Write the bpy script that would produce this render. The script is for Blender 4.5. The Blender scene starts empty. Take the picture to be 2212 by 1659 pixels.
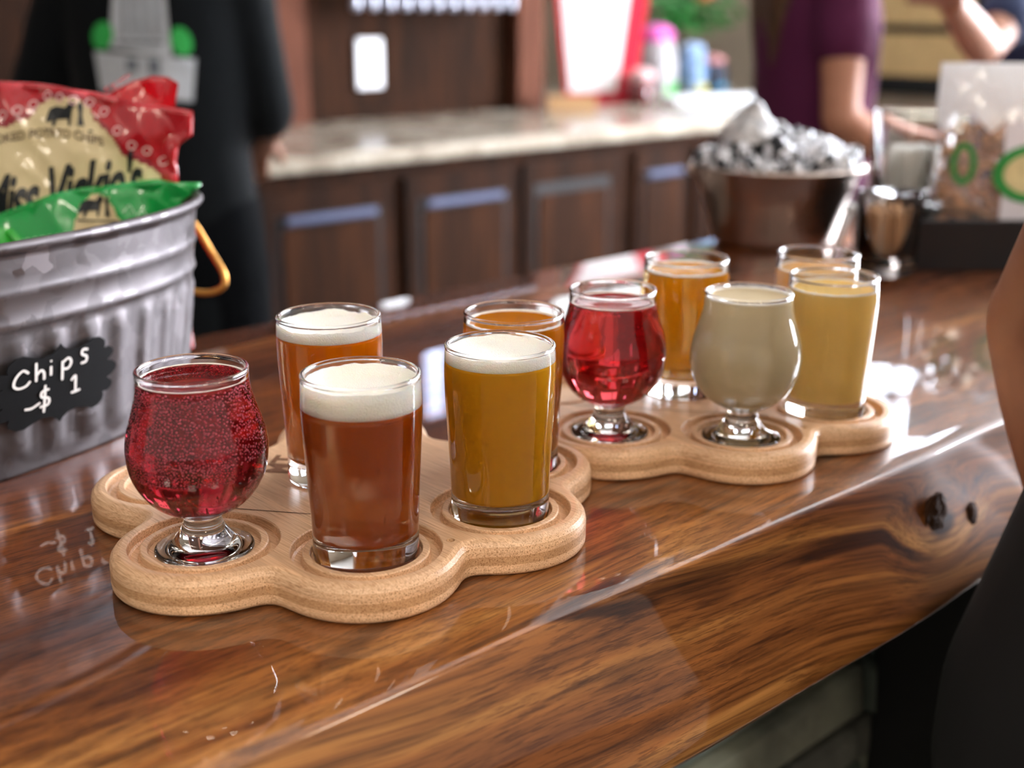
import bpy, bmesh, math, random
from mathutils import Vector, Matrix, noise
from mathutils.geometry import delaunay_2d_cdt
random.seed(7)
PI = math.pi
sc = bpy.context.scene
COL = sc.collection
BT = 1.07                      # height of the bar top

# ------------------------------------------------------------------ camera
cam_d = bpy.data.cameras.new('camera')
cam = bpy.data.objects.new('camera', cam_d); COL.objects.link(cam)
f_px, pitch, roll = 2691.3, 0.29443, 0.00257
hd = math.radians(47.0)
fw = Vector((math.cos(hd)*math.cos(pitch), math.sin(hd)*math.cos(pitch), -math.sin(pitch)))
rt = Vector((math.sin(hd), -math.cos(hd), 0)); up = rt.cross(fw)
rc = rt*math.cos(roll) + up*math.sin(roll); uc = up*math.cos(roll) - rt*math.sin(roll)
m = Matrix((rc, uc, -fw)).transposed().to_4x4(); m.translation = Vector((0, 0, BT+0.28476))
cam.matrix_world = m
cam_d.sensor_fit = 'HORIZONTAL'; cam_d.sensor_width = 36.0; cam_d.lens = f_px/2212*36
cam_d.clip_start = 0.02; cam_d.clip_end = 60
cam_d.dof.use_dof = True; cam_d.dof.focus_distance = 0.655; cam_d.dof.aperture_fstop = 4.6
cam_d.dof.aperture_blades = 0
sc.camera = cam

# ------------------------------------------------------------------ world, exposure
w = bpy.data.worlds.new('world'); sc.world = w; w.use_nodes = True
bg = w.node_tree.nodes['Background']; bg.inputs[0].default_value = (1.0, 0.95, 0.88, 1); bg.inputs[1].default_value = 0.34
sc.view_settings.view_transform = 'Standard'; sc.view_settings.look = 'None'
sc.view_settings.exposure = 0.38; sc.view_settings.gamma = 1.0; sc.view_settings.use_curve_mapping = False
sc.cycles.use_adaptive_sampling = True; sc.cycles.adaptive_threshold = 0.09; sc.cycles.adaptive_min_samples = 28
sc.cycles.max_bounces = 9; sc.cycles.transmission_bounces = 9; sc.cycles.transparent_max_bounces = 16
sc.cycles.diffuse_bounces = 3; sc.cycles.glossy_bounces = 4
sc.cycles.sample_clamp_indirect = 16; sc.cycles.sample_clamp_direct = 0; sc.cycles.use_denoising = True
sc.cycles.caustics_reflective = True; sc.cycles.caustics_refractive = True; sc.cycles.blur_glossy = 0.4
WIN_STRENGTH = 36.0

# ------------------------------------------------------------------ materials
MATS = {}
def srgb(c):
    return tuple(((v/255)/12.92 if v/255 <= .04045 else (((v/255)+.055)/1.055)**2.4) for v in c)
class NT:
    def __init__(s, name):
        s.m = bpy.data.materials.new(name); s.m.use_nodes = True; s.t = s.m.node_tree
        s.b = s.t.nodes['Principled BSDF']; s.o = s.t.nodes['Material Output']
    def n(s, typ, **kw):
        x = s.t.nodes.new(typ)
        for k, v in kw.items():
            if k.startswith('i_'):
                k2 = k[2:]; k2 = int(k2) if k2.isdigit() else k2.replace('_', ' ')
                x.inputs[k2].default_value = v
            else: setattr(x, k, v)
        return x
    def l(s, a, ao, b, bi):
        s.t.links.new(a.outputs[ao], b.inputs[bi] if not isinstance(b, bpy.types.NodeSocket) else b)
    def ramp(s, stops, interp='LINEAR'):
        r = s.n('ShaderNodeValToRGB'); e = r.color_ramp.elements; r.color_ramp.interpolation = interp
        while len(e) < len(stops): e.new(0.5)
        for i, (p, c) in enumerate(stops):
            e[i].position = p; e[i].color = (*c[:3], 1)
        return r
    def coords(s, scale=(1, 1, 1), rot=(0, 0, 0), loc=(0, 0, 0)):
        tc = s.n('ShaderNodeTexCoord'); mp = s.n('ShaderNodeMapping')
        mp.inputs['Scale'].default_value = scale; mp.inputs['Rotation'].default_value = rot; mp.inputs['Location'].default_value = loc
        s.l(tc, 'Object', mp, 'Vector'); return mp

def simple(name, col, rough=.5, metal=0, trans=0, ior=1.45, coat=0, alpha=1, sub=0, var=0, vscale=30, bump=0, bscale=60, spec=.5, sheen=0):
    if name in MATS: return MATS[name]
    t = NT(name); b = t.b
    b.inputs['Base Color'].default_value = (*srgb(col), 1); b.inputs['Roughness'].default_value = rough
    b.inputs['Metallic'].default_value = metal; b.inputs['Transmission Weight'].default_value = trans
    b.inputs['IOR'].default_value = ior; b.inputs['Coat Weight'].default_value = coat; b.inputs['Alpha'].default_value = alpha
    b.inputs['Coat Roughness'].default_value = .03; b.inputs['Specular IOR Level'].default_value = spec
    b.inputs['Sheen Weight'].default_value = sheen
    if sub: b.inputs['Subsurface Weight'].default_value = sub; b.inputs['Subsurface Scale'].default_value = .01; b.inputs['Subsurface Radius'].default_value = (1, .5, .3)
    if var or bump:
        mp = t.coords(); nz = t.n('ShaderNodeTexNoise', i_Scale=vscale, i_Detail=4.0); t.l(mp, 0, nz, 'Vector')
        if var:
            c = srgb(col); lo = [v*(1-var) for v in c]; hi = [min(1, v*(1+var)) for v in c]
            r = t.ramp([(.3, lo), (.7, hi)]); t.l(nz, 0, r, 0); t.l(r, 0, b, 'Base Color')
        if bump:
            n2 = t.n('ShaderNodeTexNoise', i_Scale=bscale, i_Detail=3.0); t.l(mp, 0, n2, 'Vector')
            bp = t.n('ShaderNodeBump', i_Strength=bump, i_Distance=.01); t.l(n2, 0, bp, 'Height'); t.l(bp, 0, b, 'Normal')
    MATS[name] = t.m; return t.m

def emissive(name, col, strength):
    if name in MATS: return MATS[name]
    t = NT(name); t.b.inputs['Base Color'].default_value = (*srgb(col), 1)
    t.b.inputs['Emission Color'].default_value = (*srgb(col), 1); t.b.inputs['Emission Strength'].default_value = strength
    MATS[name] = t.m; return t.m

def mat_bar_wood():
    t = NT('varnished_bar_wood'); b = t.b
    tc = t.n('ShaderNodeTexCoord')
    # knot: bend the grain around a point of the front edge
    sub = t.n('ShaderNodeVectorMath', operation='SUBTRACT'); sub.inputs[1].default_value = (.735, .365, BT-.045); t.l(tc, 'Object', sub, 0)
    scl = t.n('ShaderNodeVectorMath', operation='MULTIPLY'); scl.inputs[1].default_value = (.55, .5, 1.15); t.l(sub, 0, scl, 0)
    ln = t.n('ShaderNodeVectorMath', operation='LENGTH'); t.l(scl, 0, ln, 0)
    fall = t.n('ShaderNodeMapRange', interpolation_type='SMOOTHSTEP'); fall.inputs['From Min'].default_value = .012; fall.inputs['From Max'].default_value = .045
    fall.inputs['To Min'].default_value = 1; fall.inputs['To Max'].default_value = 0; t.l(ln, 'Value', fall, 0)
    sx = t.n('ShaderNodeSeparateXYZ'); t.l(tc, 'Object', sx, 0)
    # low frequency wander of the grain
    wn = t.n('ShaderNodeTexNoise', i_Scale=2.3, i_Detail=2.0); t.l(tc, 'Object', wn, 'Vector')
    wm = t.n('ShaderNodeMath', operation='MULTIPLY_ADD'); wm.inputs[1].default_value = .05; t.l(wn, 0, wm, 0)
    km = t.n('ShaderNodeMath', operation='MULTIPLY'); km.inputs[1].default_value = .020; t.l(fall, 0, km, 0)
    t.l(km, 0, wm, 2)
    yz = t.n('ShaderNodeMath', operation='ADD'); t.l(sx, 'Y', yz, 0); t.l(wm, 0, yz, 1)
    # along X the z drifts so lines rise slowly across the edge
    zd = t.n('ShaderNodeMath', operation='MULTIPLY_ADD'); zd.inputs[1].default_value = .10; t.l(sx, 'X', zd, 0); t.l(sx, 'Z', zd, 2)
    zz = t.n('ShaderNodeMath', operation='ADD'); t.l(zd, 0, zz, 0); t.l(wm, 0, zz, 1)
    cb = t.n('ShaderNodeCombineXYZ'); t.l(sx, 'X', cb, 0); t.l(yz, 0, cb, 1); t.l(zz, 0, cb, 2)
    def grain(scale, detail, rough, dist=0.0):
        mp = t.n('ShaderNodeMapping'); mp.inputs['Scale'].default_value = scale; t.l(cb, 0, mp, 0)
        nz = t.n('ShaderNodeTexNoise', i_Scale=1.0, i_Detail=detail, i_Roughness=rough, i_Distortion=dist); t.l(mp, 0, nz, 'Vector'); return nz
    g1 = grain((.7, 15, 17), 4, .55, .3)      # broad bands
    g2 = grain((1.3, 130, 145), 8, .68, .15)     # strands
    g3 = grain((3.2, 560, 620), 3, .65)        # pores
    r1 = t.ramp([(.30, srgb((78, 40, 16))), (.43, srgb((124, 72, 32))), (.56, srgb((152, 96, 46))), (.69, srgb((204, 148, 82)))]); t.l(g1, 0, r1, 0)
    r2 = t.ramp([(.36, (.16, .11, .08)), (.44, (.60, .54, .48)), (.55, (1.0, 1.0, 1.0)), (.68, (1.35, 1.3, 1.22))]); t.l(g2, 0, r2, 0)
    mx = t.n('ShaderNodeMixRGB', blend_type='MULTIPLY', i_Fac=.8); t.l(r1, 0, mx, 1); t.l(r2, 0, mx, 2)
    r3 = t.ramp([(.40, (.38, .33, .29)), (.49, (1, 1, 1))]); t.l(g3, 0, r3, 0)
    mx2 = t.n('ShaderNodeMixRGB', blend_type='MULTIPLY', i_Fac=.7); t.l(mx, 0, mx2, 1); t.l(r3, 0, mx2, 2)
    # dark figure streaks on the front edge and the near half
    g4 = grain((3.2, 30, 34), 2, .5, .8)
    r4 = t.ramp([(.60, (1, 1, 1)), (.70, (.22, .16, .12))]); t.l(g4, 0, r4, 0)
    msk = t.n('ShaderNodeMapRange'); msk.inputs['From Min'].default_value = .56; msk.inputs['From Max'].default_value = .40; t.l(sx, 'Y', msk, 0)
    mx3 = t.n('ShaderNodeMixRGB', blend_type='MULTIPLY'); t.l(msk, 0, mx3, 'Fac'); t.l(mx2, 0, mx3, 1); t.l(r4, 0, mx3, 2)
    # the far half of the slab is tinted redder and darker
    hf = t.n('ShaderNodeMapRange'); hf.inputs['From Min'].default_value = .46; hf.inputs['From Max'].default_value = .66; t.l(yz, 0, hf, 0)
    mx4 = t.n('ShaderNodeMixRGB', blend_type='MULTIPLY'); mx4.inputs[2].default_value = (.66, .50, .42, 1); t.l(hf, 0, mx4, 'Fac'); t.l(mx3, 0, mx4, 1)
    # pale halo and dark heart of the knot
    kr = t.ramp([(.0, (.10, .06, .04)), (.10, (.16, .09, .05)), (.17, (1.15, 1.08, 1.0)), (.4, (1, 1, 1))])
    kd = t.n('ShaderNodeMath', operation='MULTIPLY'); kd.inputs[1].default_value = 15.0; t.l(ln, 'Value', kd, 0); t.l(kd, 0, kr, 0)
    mx5 = t.n('ShaderNodeMixRGB', blend_type='MULTIPLY', i_Fac=1.0); t.l(mx4, 0, mx5, 1); t.l(kr, 0, mx5, 2)
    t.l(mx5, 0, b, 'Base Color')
    b.inputs['Roughness'].default_value = .42; b.inputs['Coat Weight'].default_value = 1; b.inputs['Coat Roughness'].default_value = .012; b.inputs['Coat IOR'].default_value = 1.55
    b.inputs['Specular IOR Level'].default_value = .25
    cn = t.n('ShaderNodeTexNoise', i_Scale=9.0, i_Detail=2.0); t.l(tc, 'Object', cn, 'Vector')
    bp = t.n('ShaderNodeBump', i_Strength=.03, i_Distance=.002); t.l(cn, 0, bp, 'Height'); t.l(bp, 0, b, 'Coat Normal')
    return t.m

def mat_bamboo():
    t = NT('bamboo'); b = t.b
    tc = t.n('ShaderNodeTexCoord'); sx = t.n('ShaderNodeSeparateXYZ'); t.l(tc, 'Object', sx, 0)
    def tex(scale, detail=3, rough=.6):
        mp = t.n('ShaderNodeMapping'); mp.inputs['Scale'].default_value = scale; t.l(tc, 'Object', mp, 0)
        nz = t.n('ShaderNodeTexNoise', i_Scale=1.0, i_Detail=detail, i_Roughness=rough); t.l(mp, 0, nz, 'Vector'); return nz
    g = tex((1500, 30, 1500), 2); r = t.ramp([(.30, srgb((184, 142, 106))), (.48, srgb((214, 174, 136))), (.7, srgb((230, 196, 160)))]); t.l(g, 0, r, 0)
    # glued strips across X
    mp = t.n('ShaderNodeMapping'); mp.inputs['Scale'].default_value = (48, .4, 150); t.l(tc, 'Object', mp, 0)
    vo = t.n('ShaderNodeTexVoronoi', i_Scale=1.0); t.l(mp, 0, vo, 'Vector')
    sv = t.n('ShaderNodeSeparateColor'); t.l(vo, 'Color', sv, 0)
    rs = t.ramp([(0, (.84, .80, .76)), (1, (1.08, 1.05, 1.0))]); t.l(sv, 0, rs, 0)
    m1 = t.n('ShaderNodeMixRGB', blend_type='MULTIPLY', i_Fac=.8); t.l(r, 0, m1, 1); t.l(rs, 0, m1, 2)
    # middle ply is browner
    zr = t.ramp([(0, (1.1, 1.1, 1.1)), (.32, (1.1, 1.1, 1.1)), (.34, (.78, .70, .60)), (.56, (.78, .70, .60)), (.58, (1.05, 1.05, 1.05))], 'LINEAR')
    zm = t.n('ShaderNodeMapRange'); zm.inputs['From Min'].default_value = 0; zm.inputs['From Max'].default_value = .020; t.l(sx, 'Z', zm, 0); t.l(zm, 0, zr, 0)
    m2 = t.n('ShaderNodeMixRGB', blend_type='MULTIPLY', i_Fac=1.0); t.l(m1, 0, m2, 1); t.l(zr, 0, m2, 2)
    # end grain dots on faces that look along the grain
    v2 = t.n('ShaderNodeTexVoronoi', i_Scale=720.0); t.l(tc, 'Object', v2, 'Vector')
    rd = t.ramp([(.16, (.60, .48, .36)), (.34, (1.12, 1.12, 1.12))]); t.l(v2, 'Distance', rd, 0)
    geo = t.n('ShaderNodeNewGeometry'); sn = t.n('ShaderNodeSeparateXYZ'); t.l(geo, 'Normal', sn, 0)
    an = t.n('ShaderNodeMath', operation='ABSOLUTE'); t.l(sn, 'Y', an, 0)
    fc = t.n('ShaderNodeMapRange'); fc.inputs['From Min'].default_value = .35; fc.inputs['From Max'].default_value = .8; t.l(an, 0, fc, 0)
    m3 = t.n('ShaderNodeMixRGB', blend_type='MULTIPLY'); t.l(fc, 0, m3, 'Fac'); t.l(m2, 0, m3, 1); t.l(rd, 0, m3, 2)
    t.l(m3, 0, b, 'Base Color'); b.inputs['Roughness'].default_value = .42
    b.inputs['Specular IOR Level'].default_value = .5
    bp = t.n('ShaderNodeBump', i_Strength=.12, i_Distance=.0006); t.l(g, 0, bp, 'Height'); t.l(bp, 0, b, 'Normal')
    return t.m

def mat_galv(name, col, rough, ribs=0):
    t = NT(name); b = t.b; mp = t.coords()
    vo = t.n('ShaderNodeTexVoronoi', i_Scale=70.0); nz = t.n('ShaderNodeTexNoise', i_Scale=28.0, i_Detail=4.0, i_Distortion=1.0)
    t.l(mp, 0, nz, 'Vector'); add = t.n('ShaderNodeVectorMath', operation='MULTIPLY_ADD'); add.inputs[1].default_value = (.03, .03, .03)
    t.l(nz, 1, add, 0); t.l(mp, 0, add, 2); t.l(add, 0, vo, 'Vector')
    sp = t.n('ShaderNodeSeparateColor'); t.l(vo, 'Color', sp, 0)
    c = srgb(col); r = t.ramp([(.0, [v*.72 for v in c]), (.75, c), (.97, c), (1.0, [min(1, v*1.7) for v in c])]); t.l(sp, 0, r, 0); t.l(r, 0, b, 'Base Color')
    rr = t.ramp([(0, (rough*.75,)*3), (1, (min(1, rough*1.4),)*3)]); t.l(sp, 1, rr, 0); t.l(rr, 0, b, 'Roughness')
    b.inputs['Metallic'].default_value = .85
    return t.m

def mat_granite():
    t = NT('granite'); b = t.b; mp = t.coords()
    vo = t.n('ShaderNodeTexVoronoi', i_Scale=90.0); t.l(mp, 0, vo, 'Vector'); nz = t.n('ShaderNodeTexNoise', i_Scale=7.0, i_Detail=6.0); t.l(mp, 0, nz, 'Vector')
    r = t.ramp([(.3, srgb((126, 113, 98))), (.5, srgb((168, 157, 140))), (.7, srgb((190, 182, 166)))]); t.l(nz, 0, r, 0)
    sp = t.n('ShaderNodeSeparateColor'); t.l(vo, 'Color', sp, 0); r2 = t.ramp([(0, (.35, .32, .3)), (.2, (.9, .9, .9)), (1, (1.05, 1.05, 1.05))]); t.l(sp, 0, r2, 0)
    mx = t.n('ShaderNodeMixRGB', blend_type='MULTIPLY', i_Fac=.8); t.l(r, 0, mx, 1); t.l(r2, 0, mx, 2); t.l(mx, 0, b, 'Base Color')
    b.inputs['Roughness'].default_value = .18
    return t.m

def mat_darkwood(name='dark_cabinet_wood', lo=(22, 10, 3), hi=(54, 28, 11), sc_=(6, 6, .8), rough=.75):
    t = NT(name); b = t.b; mp = t.coords(scale=sc_)
    nz = t.n('ShaderNodeTexNoise', i_Scale=3.0, i_Detail=5.0, i_Distortion=1.2); t.l(mp, 0, nz, 'Vector')
    r = t.ramp([(.3, srgb(lo)), (.7, srgb(hi))]); t.l(nz, 0, r, 0); t.l(r, 0, b, 'Base Color'); b.inputs['Roughness'].default_value = rough; b.inputs['Specular IOR Level'].default_value = .08
    return t.m

def mat_glass(name='clear_glass', rough=0.0, ior=1.5, tint=(1, 1, 1)):
    t = NT(name); b = t.b; b.inputs['Base Color'].default_value = (*tint, 1); b.inputs['Transmission Weight'].default_value = 1
    b.inputs['Roughness'].default_value = rough; b.inputs['IOR'].default_value = ior
    return t.m

def mat_liquid(name, absorb, density, body, bodyfac, rough=.05, df=.32):
    """clear part: refraction with absorption; cloudy part: light spread inside the drink"""
    t = NT(name); b = t.b
    b.inputs['Base Color'].default_value = (1, 1, 1, 1); b.inputs['Transmission Weight'].default_value = 1; b.inputs['Roughness'].default_value = rough; b.inputs['IOR'].default_value = 1.33
    va = t.n('ShaderNodeVolumeAbsorption', i_Density=density); va.inputs['Color'].default_value = (*absorb, 1)
    t.l(va, 0, t.o, 'Volume')
    if bodyfac > 0:
        tr = t.n('ShaderNodeBsdfTranslucent'); tr.inputs[0].default_value = (*srgb(body), 1)
        di = t.n('ShaderNodeBsdfDiffuse'); di.inputs[0].default_value = (*srgb(body), 1)
        m1 = t.n('ShaderNodeMixShader', i_0=df); t.l(tr, 0, m1, 1); t.l(di, 0, m1, 2)
        m2 = t.n('ShaderNodeMixShader', i_0=bodyfac); t.l(b, 0, m2, 1); t.l(m1, 0, m2, 2); t.l(m2, 0, t.o, 'Surface')
    return t.m

M_GLASS = mat_glass('taster_glass', ior=1.48)
M_WOOD = mat_bar_wood(); M_BAMBOO = mat_bamboo()
M_FOAM = simple('beer_foam', (252, 248, 238), .8, sub=.25, bump=.35, bscale=1400)
M_FOAMLINE = simple('foam_line', (246, 240, 230), .6)
M_DARK = mat_darkwood(); M_RED_POST = mat_darkwood('red_brown_wood', (72, 42, 32), (104, 64, 48))
M_GRANITE = mat_granite()
M_BLACK = simple('black_cloth', (10, 14, 17), .9, bump=.2, bscale=25, sheen=.05, spec=.2)
M_SKIN = simple('skin', (200, 140, 112), .5, sub=.08, var=.08, vscale=25)
M_SKIN2 = simple('tanned_skin', (176, 124, 98), .5, sub=.08, var=.1, vscale=25)

# ------------------------------------------------------------------ helpers
def tag(o, label=None, cat=None, group=None, kind=None):
    if label: o['label'] = label
    if cat: o['category'] = cat
    if group: o['group'] = group
    if kind: o['kind'] = kind
    return o
def empty(name, loc=(0, 0, 0), rz=0, label=None, cat=None, group=None):
    o = bpy.data.objects.new(name, None); COL.objects.link(o); o.location = loc; o.rotation_euler = (0, 0, rz)
    o.empty_display_size = .02
    return tag(o, label, cat, group)
def obj(name, bm_or_me, mat=None, parent=None, smooth=False, loc=None):
    if isinstance(bm_or_me, bmesh.types.BMesh):
        me = bpy.data.meshes.new(name); bm_or_me.to_mesh(me); bm_or_me.free()
    else: me = bm_or_me
    mats = mat if isinstance(mat, (list, tuple)) else ([mat] if mat else [])
    if not me.materials:
        for x in mats: me.materials.append(x)
    if smooth:
        for p in me.polygons: p.use_smooth = True
    o = bpy.data.objects.new(name, me); COL.objects.link(o)
    if parent: o.parent = parent
    if loc: o.location = loc
    return o
def copy_tree(o, parent=None):
    c = o.copy(); COL.objects.link(c); c.parent = parent
    for ch in list(o.children): copy_tree(ch, c)
    return c
def box(bm, lo, hi, bev=0, seg=1, mi=0):
    v = [bm.verts.new((x, y, z)) for x in (lo[0], hi[0]) for y in (lo[1], hi[1]) for z in (lo[2], hi[2])]
    fs = [bm.faces.new([v[i] for i in q]) for q in ((0, 1, 3, 2), (4, 6, 7, 5), (0, 4, 5, 1), (2, 3, 7, 6), (0, 2, 6, 4), (1, 5, 7, 3))]
    for f in fs: f.material_index = mi
    if bev:
        es = list({e for f in fs for e in f.edges})
        r = bmesh.ops.bevel(bm, geom=es, offset=bev, segments=seg, affect='EDGES', profile=.5)
        for f in r['faces']: f.material_index = mi
    return v
def boxo(name, lo, hi, mat, parent=None, bev=0, seg=1, **k):
    bm = bmesh.new(); box(bm, lo, hi, bev, seg); return obj(name, bm, mat, parent, **k)
def lathe(bm, prof, n=64, closed=False, c=(0, 0, 0), sx=1, sy=1):
    """prof: list of (r,z). r==0 points collapse."""
    rows = []
    for r, z in prof:
        if r < 1e-7: rows.append([bm.verts.new((c[0], c[1], c[2]+z))])
        else: rows.append([bm.verts.new((c[0]+sx*r*math.cos(2*PI*i/n), c[1]+sy*r*math.sin(2*PI*i/n), c[2]+z)) for i in range(n)])
    pairs = list(zip(rows, rows[1:])) + ([(rows[-1], rows[0])] if closed else [])
    for a, b in pairs:
        for i in range(n):
            j = (i+1) % n
            q = [a[i % len(a)], a[j % len(a)], b[j % len(b)], b[i % len(b)]]
            q2 = []
            for v in q:
                if v not in q2: q2.append(v)
            if len(q2) >= 3: bm.faces.new(q2)
    return rows
def spline(pts, n):
    """Catmull-Rom through pts (tuples), n samples per span"""
    P = [Vector(p) for p in pts]; P = [2*P[0]-P[1]] + P + [2*P[-1]-P[-2]]
    out = []
    for i in range(1, len(P)-2):
        for k in range(n):
            t = k/n; a, b, c, d = P[i-1:i+3]
            out.append(.5*((2*b)+(c-a)*t+(2*a-5*b+4*c-d)*t*t+(3*b-a-3*c+d)*t**3))
    out.append(P[-2]); return out
def tube(bm, pts, radii, n=12, cap=True, flat=1.0, upv=None, closed=False):
    P = [Vector(p) for p in pts]; R = radii if isinstance(radii, (list, tuple)) else [radii]*len(P)
    rings = []; prev = None
    for i, p in enumerate(P):
        if closed: d = P[(i+1) % len(P)]-P[i-1]
        else: d = (P[min(i+1, len(P)-1)]-P[max(i-1, 0)])
        d.normalize()
        u = upv.copy() if upv else (prev if prev else (Vector((0, 0, 1)) if abs(d.z) < .9 else Vector((1, 0, 0))))
        a = (u-d*u.dot(d)).normalized(); b_ = d.cross(a); prev = a
        rings.append([bm.verts.new(p+a*(R[i]*math.cos(2*PI*k/n))+b_*(R[i]*flat*math.sin(2*PI*k/n))) for k in range(n)])
    prs = list(zip(rings, rings[1:])) + ([(rings[-1], rings[0])] if closed else [])
    for r0, r1 in prs:
        for k in range(n): bm.faces.new((r0[k], r0[(k+1) % n], r1[(k+1) % n], r1[k]))
    if cap and not closed:
        bm.faces.new(list(reversed(rings[0]))); bm.faces.new(rings[-1])
    return rings
def ellipsoid(bm, c, r, seg=16, rings=10, rot=None):
    mt = Matrix.Translation(c) @ (rot.to_4x4() if rot else Matrix.Identity(4)) @ Matrix.Diagonal((*r, 1))
    bmesh.ops.create_uvsphere(bm, u_segments=seg, v_segments=rings, radius=1, matrix=mt)
def fixn(bm):
    bmesh.ops.recalc_face_normals(bm, faces=bm.faces)
def text_mesh(s, size, shear=0, bold=0, spacing=1.0, align='CENTER'):
    cu = bpy.data.curves.new('lettering', 'FONT'); cu.body = s; cu.size = size; cu.shear = shear; cu.offset = bold; cu.space_character = spacing
    cu.align_x = align; cu.resolution_u = 3
    o = bpy.data.objects.new('lettering', cu); COL.objects.link(o)
    dg = bpy.context.evaluated_depsgraph_get(); me = bpy.data.meshes.new_from_object(o.evaluated_get(dg))
    vs = [tuple(v.co) for v in me.vertices]; fs = [tuple(p.vertices) for p in me.polygons]
    bpy.data.objects.remove(o); bpy.data.curves.remove(cu); bpy.data.meshes.remove(me)
    return vs, fs
def mapped(name, vs, fs, fn, mat, parent, sub=False):
    bm = bmesh.new(); V = [bm.verts.new((v[0], v[1], 0)) for v in vs]
    for f in fs:
        try: bm.faces.new([V[i] for i in f])
        except ValueError: pass
    if sub:
        for _ in range(sub):
            es = [e for e in bm.edges if e.calc_length() > .004]
            if es: bmesh.ops.subdivide_edges(bm, edges=es, cuts=1)
        bmesh.ops.triangulate(bm, faces=bm.faces)
    for v in bm.verts: v.co = fn(v.co.x, v.co.y)
    return obj(name, bm, mat, parent)
def poly_patch(pts):
    """2D polygon -> CDT triangulated verts, faces with interior grid points"""
    e = [(i, (i+1) % len(pts)) for i in range(len(pts))]
    r = delaunay_2d_cdt([Vector(p) for p in pts], e, [], 1, 1e-7)
    return [tuple(v) for v in r[0]], [tuple(f) for f in r[2]]
def stroke(pts, wd):
    """flat ribbon along 2D polyline -> verts, faces"""
    P = spline([(*p, 0) for p in pts], 5) if len(pts) > 2 else [Vector((*p, 0)) for p in pts]
    vs, fs = [], []
    for i, p in enumerate(P):
        d = (P[min(i+1, len(P)-1)]-P[max(i-1, 0)]).normalized(); nrm = Vector((-d.y, d.x, 0))
        k = wd*(1 if 0 < i < len(P)-1 else .75)
        vs += [tuple((p+nrm*k/2))[:2], tuple((p-nrm*k/2))[:2]]
        if i: fs.append((2*i-2, 2*i-1, 2*i+1, 2*i))
    return vs, fs
def merge(parts):
    V, F = [], []
    for vs, fs in parts:
        o = len(V); V += list(vs); F += [tuple(i+o for i in f) for f in fs]
    return V, F

# ------------------------------------------------------------------ the room
def structure(name, lo, hi, mat, **k):
    o = boxo(name, lo, hi, mat, **k); o['kind'] = 'structure'; return o
M_FLOOR = simple('floor_concrete', (110, 96, 84), .5, var=.2, vscale=3)
M_CEIL = simple('pale_ceiling', (206, 202, 196), .8)
M_PALE = simple('pale_wall', (190, 178, 160), .8, var=.06, vscale=2)
structure('floor', (-12, -14, -.1), (8, 8, 0), M_FLOOR)
structure('ceiling', (-4, -3.2, 4.2), (8, 8, 4.3), M_CEIL)
structure('wall_back', (-4, 3.85, 0), (3.62, 4.0, 4.2), M_DARK)
structure('wall_right', (6, -4, 0), (6.15, 8, 4.2), M_PALE)
structure('wall_far', (-4, 7.0, 0), (8, 7.15, 4.2), M_PALE)
structure('trim_1', (2.40, 3.80, .95), (2.56, 3.86, 4.2), M_RED_POST)
structure('trim_2', (3.56, 3.78, .0), (3.70, 4.02, 4.2), M_RED_POST)
M_WIN = emissive('daylit_pane', (236, 240, 250), WIN_STRENGTH)
M_WIN1 = emissive('bright_pane', (225, 238, 255), 12.0); M_PALEGLOW = emissive('pale_glow_pane', (232, 236, 240), 3.0)
M_FRAME = simple('window_frame_paint', (60, 50, 44), .5)
def window(name, axis, at, a0, a1, z0, z1, na, nz, pane):
    """panes in a framed grid, standing 2 cm in front of a wall. axis 'x': wall at x=at spanning y; 'y': wall at y=at spanning x"""
    root = empty(name); root['kind'] = 'structure'
    def b(nm, lo, hi, m):
        L = (at-.06, lo[0], lo[1]) if axis == 'x' else (lo[0], at-.06, lo[1])
        H = (at-.005, hi[0], hi[1]) if axis == 'x' else (hi[0], at-.005, hi[1])
        if nm == 'pane':
            if axis == 'x': L = (at-.03, *L[1:]); H = (at-.02, *H[1:])
            else: L = (L[0], at-.03, L[2]); H = (H[0], at-.02, H[2])
        return boxo(nm, L, H, m, root)
    fwid = .04
    for i in range(na+1):
        a = a0+(a1-a0)*i/na; b('mullion', (a-fwid/2, z0), (a+fwid/2, z1), M_FRAME)
    for i in range(nz+1):
        z = z0+(z1-z0)*i/nz; b('frame_rail', (a0, z-fwid/2), (a1, z+fwid/2), M_FRAME)
    for i in range(na):
        for j in range(nz):
            b('pane', (a0+(a1-a0)*i/na+fwid/2, z0+(z1-z0)*j/nz+fwid/2), (a0+(a1-a0)*(i+1)/na-fwid/2, z0+(z1-z0)*(j+1)/nz-fwid/2), pane)
window('window_1', 'x', 6, 2.82, 3.60, 2.35, 3.30, 3, 2, M_WIN1)
window('window_2', 'x', 6, -2.2, 2.2, 1.0, 3.2, 4, 2, M_WIN)
window('pale_glow', 'x', 6, 4.45, 6.75, 2.1, 3.4, 2, 1, M_PALEGLOW)  # glowing panes added in place of a pale lit wall mirrored in the bar

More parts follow.
